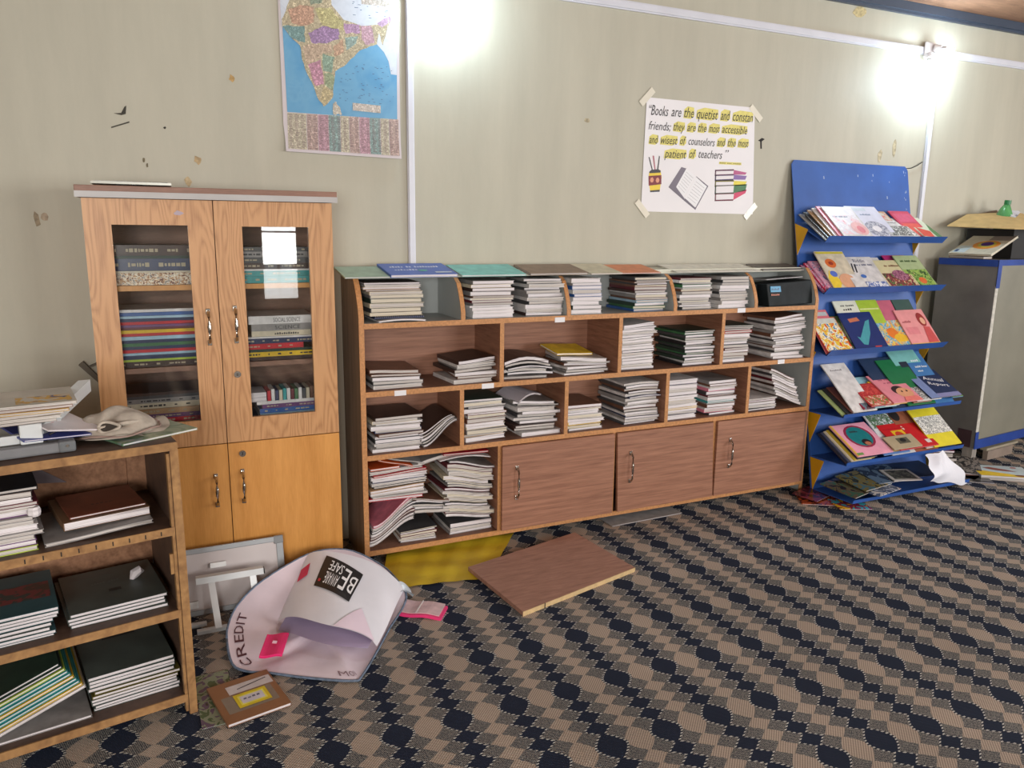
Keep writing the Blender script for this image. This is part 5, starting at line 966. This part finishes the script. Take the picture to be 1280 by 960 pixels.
nrm = Vector((-.25, -.72, .64)).normalized(); oc = Vector((-.030, -.058, .029)); e1 = nrm.cross(Vector((0, 0, 1))).normalized(); e2 = nrm.cross(e1)
ring = [oc+e1*(.026*math.cos(2*math.pi*i/20))+e2*(.015*math.sin(2*math.pi*i/20)+.004*math.sin(4*math.pi*i/20)) for i in range(21)]
MB().poly([tuple(q+nrm*.003) for q in ring[:-1]]).build('hollow_shade', mat((58, 50, 44), .9, var=.1), cp)  # flat dark disc stands in for the shade inside the cap opening
MB().tube([tuple(q+nrm*.003) for q in ring], .0045, 6).build('opening_rim', CLO, cp, smooth=True)
MB().tube([tuple(oc+e1*.024+nrm*.003), (.02, -.05, .034), (.055, -.04, .030), (.09, -.02, .02)], [.004, .006, .005, .002], 6).build('fold', CLO, cp, smooth=True)
MB_ = surf(cap_fn, 48, 16, True); MB_.build('crown', CLO, cp, smooth=True)
surf(lambda u, v: ((.055+.085*v)*math.cos(2*math.pi*u)*1.05, (.045+.06*v)*math.sin(2*math.pi*u), .006+.010*math.sin(6*math.pi*u+1)*v*v+.004*math.sin(14*math.pi*u)), 40, 5, True).build('brim', CLO, cp, smooth=True)
MB().tube([(.118*math.cos(a)*1.02, .092*math.sin(a)*1.02, .010+.004*math.sin(5*a)) for a in [2*math.pi*i/36 for i in range(37)]], .003, 6).build('seam', mat((150, 126, 116), .9, var=.1), cp, smooth=True)

# ------------------------------------------------------------------ things on the carpet
# whiteboard leaning on the cupboard with its easel stand
wl = thing('leaning_whiteboard', 'small aluminium-framed whiteboard leaning backwards against the cupboard', 'whiteboard', (.07, 2.835, 0), (math.radians(-14), 0, math.radians(1)), local=True)
MB().box(-.32, .325, 0, .012, .224, .244).box(-.32, .325, 0, .012, .0, .02).box(.300, .325, 0, .012, .02, .224).build('frame', mat((150, 152, 154), .4, .3, var=.08), wl, bevel=.002)
MB().box(-.32, .300, .003, .010, .02, .224).build('board_panel', mat((196, 186, 184), .5, var=.06, scale=4), wl)
MB().box(.292, .327, -.001, .013, .216, .246).build('corner_cap', mat((126, 128, 130), .4, var=.1), wl, bevel=.003)
MB().box(.06, .115, -.012, -.0005, .166, .184).build('hinge', mat((216, 214, 212), .3, .2), wl)
MB().box(-.06, .01, -.010, -.0005, .03, .055).build('hinge', mat((216, 214, 212), .3, .2), wl)
ea = thing('easel_stand', 'white metal easel stand before the leaning whiteboard', 'easel', (.16, 2.76, 0))
MB().hexa([(.075, 2.772, .150), (.305, 2.772, .150), (.305, 2.795, .150), (.075, 2.795, .150), (.075, 2.776, .172), (.305, 2.776, .172), (.305, 2.799, .172), (.075, 2.799, .172)]).build('crossbar', ALU, ea)
MB().hexa([(.125, 2.694, .012), (.147, 2.694, .012), (.147, 2.706, .012), (.125, 2.706, .012), (.115, 2.776, .150), (.137, 2.776, .150), (.137, 2.788, .150), (.115, 2.788, .150)]).build('leg', ALU, ea)
MB().hexa([(.262, 2.72, 0), (.284, 2.72, 0), (.284, 2.732, 0), (.262, 2.732, 0), (.256, 2.776, .150), (.278, 2.776, .150), (.278, 2.788, .150), (.256, 2.788, .150)]).build('leg', ALU, ea)
MB().box(.065, .19, 2.69, 2.712, 0, .012).build('foot_bar', ALU, ea); MB().box(-.05, .10, 2.745, 2.765, 0, .012).build('foot_bar', ALU, ea)
MB().box(.3052, .309, 2.772, 2.796, .152, .168).build('end_plug', mat((30, 30, 32), .5, var=0), ea)
# big pale poster sheet crumpled on the floor (base, roll, label)
BG = thing('crumpled_banner', 'crumpled pale pink and white banner lying on the carpet', 'banner', (.46, 2.5, 0))
OUT = [(.155, 2.562, .035), (.159, 2.436, .012), (.200, 2.375, .010), (.254, 2.344, .010), (.365, 2.268, .008), (.487, 2.193, .010), (.522, 2.211, .010), (.600, 2.325, .012), (.679, 2.449, .015), (.760, 2.560, .022), (.800, 2.648, .030), (.790, 2.74, .050), (.755, 2.82, .080), (.655, 2.86, .140), (.56, 2.86, .165), (.476, 2.83, .172), (.37, 2.79, .150), (.273, 2.75, .117), (.204, 2.72, .067), (.17, 2.65, .045)]
CEN = Vector((.43, 2.52, .040)); NO = len(OUT)
def bag_pt(u, v, lift=0.0, grow=1.0):
    f = (u*NO) % NO; i = int(f); t = f-i
    a_, b_, c_, d_ = (Vector(OUT[(i+k) % NO]) for k in (-1, 0, 1, 2))
    p = 0.5*((2*b_)+(c_-a_)*t+(2*a_-5*b_+4*c_-d_)*t*t+(3*b_-a_-3*c_+d_)*t**3)
    q = CEN.lerp(p, v*grow)
    s = v
    q.z = CEN.z*(1-s)**1.5+p.z*s**1.4+.012*math.sin(6.28*u*3+4*v)*s*(1-s)*3+.006*math.sin(6.28*u*8+9*v)*s*(1-s)*2.5
    q.z = max(.006, q.z)+lift
    return tuple(q)
PINKW = mat((222, 206, 214), .35, var=.06, scale=7); WHS = mat((224, 222, 228), .35, var=.04, scale=7); LAV = mat((186, 170, 200), .4, var=.05)
surf(lambda u, v: bag_pt(u, v), 60, 14, True).build('sheet', PINKW, BG, smooth=True)
MB().tube([bag_pt(i/80, 1.0, -.001, 1.012) for i in range(81)], .0042, 6).build('blue_hem', mat((104, 118, 138), .5, var=.25, scale=60), BG, smooth=True)
# roll: a sheet arched over, mouth to the front left
M0, M1 = Vector((.315, 2.565, .03)), Vector((.60, 2.315, .012)); B0, B1 = Vector((.46, 2.84, .13)), Vector((.80, 2.66, .02))
def roll_fn(u, v, k=0.0):
    a = M0.lerp(M1, u); b = B0.lerp(B1, u); p = a.lerp(b, v)
    hgt = (.080*(1-v)+.080*v)*math.sin(math.pi*u)**.62
    edge = -.05*math.sin(math.pi*u)*(1-v)**2      # front lip bulges forward
    d = (b-a).normalized()
    p = p+d*edge*(.6+.6*u); p.z += hgt+.004*math.sin(9*u+7*v)+k+.020
    return tuple(p)
surf(lambda u, v: roll_fn(u, v), 28, 16).build('rolled_sheet', WHS, BG, smooth=True)
surf(lambda u, v: (lambda p: (p[0], p[1], p[2]*.30+.024))(roll_fn(.04+.9*u, v*.75-.06)), 20, 8).build('inner_sheet', LAV, BG, smooth=True)
surf(lambda u, v: (lambda q: (q[0], q[1]-.003, q[2]+.004))(roll_fn((.62+.16*v)*(1-u)+(.98-.20*v)*u, .30*v)), 10, 8).build('folded_corner', mat((226, 206, 218), .35, var=.04), BG, smooth=True)
# black label on the roll
def lab_pt(s, t):  # s along the roll width, t along the axis
    return Vector(roll_fn(.26+.40*s, .90-.46*t-.14*s))+Vector((0, -.0015, .0035))
surf(lambda u, v: tuple(lab_pt(u, v)), 14, 6).build('black_label', mat((32, 30, 32), .4, var=.08), BG, smooth=False)
def lab_text(txt, s0, s1, t0, t1, col=(232, 230, 230)):
    vs, fs = text_fit(txt, 1, 1); mb = MB()
    mb.add([tuple(lab_pt(s1+(s0-s1)*a, t0+(t1-t0)*b)+Vector((0, -.001, .0022))) for a, b in vs], fs); mb.build('label_lettering', mat(col, .5, var=0), BG)
lab_text('B', .80, .96, .25, .80); lab_text('E', .60, .76, .15, .85); lab_text('AWARE', .20, .56, .52, .87); lab_text('SAFE', .20, .56, .12, .46); lab_text('-', .06, .12, .78, .86, (190, 50, 60))
rc = [Vector(roll_fn(*q))+Vector((0, -.002, .004)) for q in ((.05, .55), (.14, .62), (.12, .80), (.04, .75))]
MB().add([tuple(q) for q in rc]+[tuple(q+Vector((0, 0, .001))) for q in rc], [(0, 1, 2, 3), (7, 6, 5, 4)]).build('red_patch', mat((206, 40, 80), .4, var=.1), BG)
# lettering round the banner rim
def rim_text(txt, u0, u1, v0, v1, col):
    vs, fs = text_fit(txt, 1, 1); mb = MB()
    mb.add([tuple(Vector(bag_pt((u0+(u1-u0)*a) % 1.0, v0+(v1-v0)*b))+Vector((0, 0, .003))) for a, b in vs], fs); mb.build('rim_lettering', mat(col, .5, var=0), BG)
rim_text('CREDIT', .075, -.085, .82, .93, (84, 44, 54)); rim_text('MON', .235, .285, .95, .87, (130, 104, 110))
pk = thing('pink_packet', 'small bright pink packet on the pale banner', 'packet', (.285, 2.415, .052), (math.radians(6), math.radians(6), -.35), local=True)
MB().bent(-.036, .036, -.055, .06, 0, .010, lambda x: .006*math.sin(x*60), 8).build('wrapper', mat((226, 40, 110), .35, var=.08), pk, smooth=False, bevel=.002)
MB().box(-.006, .008, -.005, .008, .0175, .0185).build('print_mark', mat((236, 190, 206), .4, var=0), pk)
p2 = thing('pink_packet', 'pink-edged clear packet on the carpet right of the banner', 'packet', (.825, 2.545, .002), (0, 0, -.62), local=True)
MB().bent(-.095, .095, -.05, .045, 0, .010, lambda x: .003*math.sin(x*50), 8).build('pink_card', mat((230, 60, 120), .4, var=.05), p2)
MB().bent(-.10, .085, -.04, .052, .011, .014, lambda x: .003*math.sin(x*50), 8).build('clear_sleeve', mat((206, 176, 178), .2, var=.12, scale=30), p2)
MB().box(-.004, .000, -.04, .052, .0145, .0175).build('seam', mat((206, 200, 198), .3, var=0), p2)
tag(surf(lambda u, v: (.735+.10*u, 2.68-.06*v+.02*u, .012+.05*math.sin(math.pi*u)*(1-v*.4)+.01*math.sin(8*v)), 10, 6).build('plastic_scrap', mat((196, 204, 212), .25, var=.1), base=(.78, 2.66, .01)), 'crinkled clear plastic scrap beside the banner', 'plastic')
# yellow sheet under the shelf
tag(surf(lambda u, v: tuple((Vector((.733, 2.758, .004)).lerp(Vector((1.165, 2.69, .004)), u)).lerp(Vector((.86, 3.10, .004)).lerp(Vector((1.46, 3.075, .004)), u), v)+Vector((0, 0, .0045*math.sin(9*v+3*u)**2+.003*math.sin(14*u)**2))), 24, 18).build('yellow_sheet', mat((206, 176, 40), .5, var=.10, scale=6), base=(1.0, 2.9, .002)), 'creased yellow paper sheet sticking out under the long shelf', 'paper')
# loose cupboard door board
ld = thing('plywood_board', 'loose reddish plywood board with pale edge lying on the carpet', 'board', (1.43, 2.65, 0))
bp_ = [(1.160, 2.358), (1.752, 2.512), (1.698, 2.925), (1.110, 2.775)]; zb_ = [.0015, .0015, .010, .010]
MB().hexa([(x, y, z+.001) for (x, y), z in zip(bp_, zb_)]+[(x, y, z+.0175) for (x, y), z in zip(bp_, zb_)]).build('panel', wood('board_face', (134, 96, 80), (166, 124, 106), (3, 22, 1), 0.5, 3, .55, 9), ld)
MB().hexa([(1.160, 2.3575, .0), (1.752, 2.5115, .0), (1.752, 2.5118, .0), (1.160, 2.3578, .0), (1.159, 2.3555, .0193), (1.753, 2.5095, .0193), (1.752, 2.5118, .0193), (1.160, 2.3578, .0193)]).build('edge_strip', mat((206, 176, 130), .6, var=.1, scale=40), ld)
MB().hexa([(1.752, 2.512, .001), (1.735, 2.62, .002), (1.734, 2.62, .002), (1.751, 2.512, .001), (1.7535, 2.512, .019), (1.7365, 2.62, .021), (1.734, 2.62, .021), (1.751, 2.512, .019)]).build('edge_strip', mat((196, 160, 120), .6, var=.1), ld)
MB().hexa([(1.262, 2.382, .0), (1.266, 2.383, .0), (1.266, 2.386, .0), (1.262, 2.385, .0), (1.262, 2.3815, .0196), (1.266, 2.3825, .0196), (1.266, 2.386, .0196), (1.262, 2.385, .0196)]).build('screw_slot', mat((30, 26, 24), .6, var=0), ld)
# brown book, laminated card
cover_book('laminated green photo card on the carpet below the brown folder', .10, .285, .003, artmat([(70, 90, 66), (120, 130, 110), (90, 76, 96), (60, 60, 56)], 26, .15), (.095, 2.135, .001), (0, 0, .02), (), None, 'w', 'photo_card', 'card')
cover_book('brown covered exercise book with yellow label on the carpet', .185, .215, .010, artmat([(110, 72, 46), (132, 90, 60), (122, 82, 54)], 6, .4, 'lin'), (.203, 2.125, .005), (0, 0, .20), [('poly', [(.1, .20), (.9, .20), (.9, .62), (.1, .62)], (126, 112, 98)), ('rect', .25, .64, .97, .86, (190, 180, 178)), ('poly', [(.4, .72), (.9, .80), (.9, .82), (.4, .74)], (50, 46, 52)), ('rect', .28, .26, .80, .60, (206, 180, 30)), ('rect', .33, .31, .75, .55, (222, 210, 90)), ('rect', .36, .34, .72, .52, (196, 190, 196)), ('text', 'Name', .40, .42, .28, .06, (90, 90, 110))], None, 'w', 'exercise_book')
# white paper slip under the long shelf, crumbs
booklet('folder', 'grey paper folder peeping out under the long shelf doors', 'folder', None, .42, .12, .004, 'grey', 'w', (2.14, 2.975, .001), (0, 0, .03))
tag(MB().prism([(0, 0), (.012, .004), (.010, .012), (-.004, .010)], 0.0005, .005, 'z').build('orange_scrap', mat((214, 130, 80), .6, var=.1), base=(1.47, 1.36, 0)), 'tiny orange scrap on the carpet', 'scrap')
bpy.data.objects['orange_scrap'].location = (1.42, 1.46, 0)
# crumpled paper and clutter at the right
def crp(u, v):
    a = Vector((3.775, 2.735, .205)).lerp(Vector((3.925, 2.738, .212)), u); b = Vector((3.748, 2.668, .080)).lerp(Vector((4.11, 2.70, .004)), u); p = a.lerp(b, v)
    return (p.x+.012*math.sin(11*v+2*u), p.y-.03*math.sin(math.pi*v)+.010*math.sin(8*u+5*v), p.z+.006*math.sin(13*u+7*v)*v+.004)
tag(surf(crp, 16, 16).build('crumpled_paper', mat((222, 222, 230), .5, var=.04), base=(3.85, 2.67, 0)), 'crumpled white paper sheet hanging off the right of the blue rack', 'paper')
zcl = 0.0015
CG = 'clutter beside the metal cabinet'
floorbook('white picture book with brown bird on the carpet at right', 4.42, 2.66, .016, .30, .22, .010, (206, 214, 216), -.62, [('rect', .02, .02, .98, .98, (190, 206, 210)), ('poly', [(.2, .72), (.35, .82), (.6, .66), (.78, .5), (.6, .48), (.35, .56)], (140, 80, 66)), ('poly', [(0, 0), (1, 0), (1, .22), (.7, .18), (.4, .32), (.1, .46), (0, .4)], (226, 190, 40)), ('disc', .75, .12, .12, .08, (120, 70, 40)), ('rect', .75, .8, .85, .9, (170, 70, 60))], (0, 0), None, 'picture_book')
floorbook('worn white booklet under the bird book', 4.42, 2.65, .002, .31, .23, .012, (196, 188, 182), -.66, (), (0, 0), None, 'booklet', 'g')
floorbook('purple patterned book lying behind the rack foot', 4.20, 3.02, .10, .30, .12, .012, artmat([(120, 60, 90), (60, 40, 50), (170, 110, 140)], 40, .4), -.5, (), (.05, 0), CG, 'booklet')
floorbook('dark book lying under the purple one', 4.19, 3.03, .072, .31, .15, .025, (44, 38, 40), -.55, (), (0, 0), CG, 'booklet', 'g')
floorbook('dark brown ledger at the bottom beside the cabinet', 4.20, 3.0, .002, .30, .17, .068, (50, 40, 38), -.5, (), (0, 0), CG, 'ledger', 'g')
floorbook('black and white checked book leaning on the cabinet foot', 4.30, 2.82, .004, .14, .17, .012, artmat([(40, 38, 38), (120, 112, 104), (60, 50, 46)], 50, .4), -.75, (), (.35, 0), CG, 'booklet')
floorbook('rust brown booklet on the carpet by the cabinet', 4.30, 2.76, .002, .14, .12, .006, (110, 70, 52), .3, (), (0, 0), CG, 'booklet')
floorbook('dark grey magazine on the carpet by the cabinet', 4.22, 2.70, .002, .16, .12, .006, gl((50, 48, 48), (90, 86, 80), (60, 66, 80)), -.6, (), (0, 0), CG, 'magazine')
floorbook('navy folder corner on the carpet by the crumpled paper', 4.10, 2.74, .002, .14, .10, .004, (44, 60, 100), -.5, (), (0, 0), CG, 'folder')
bpy.context.view_layer.update()
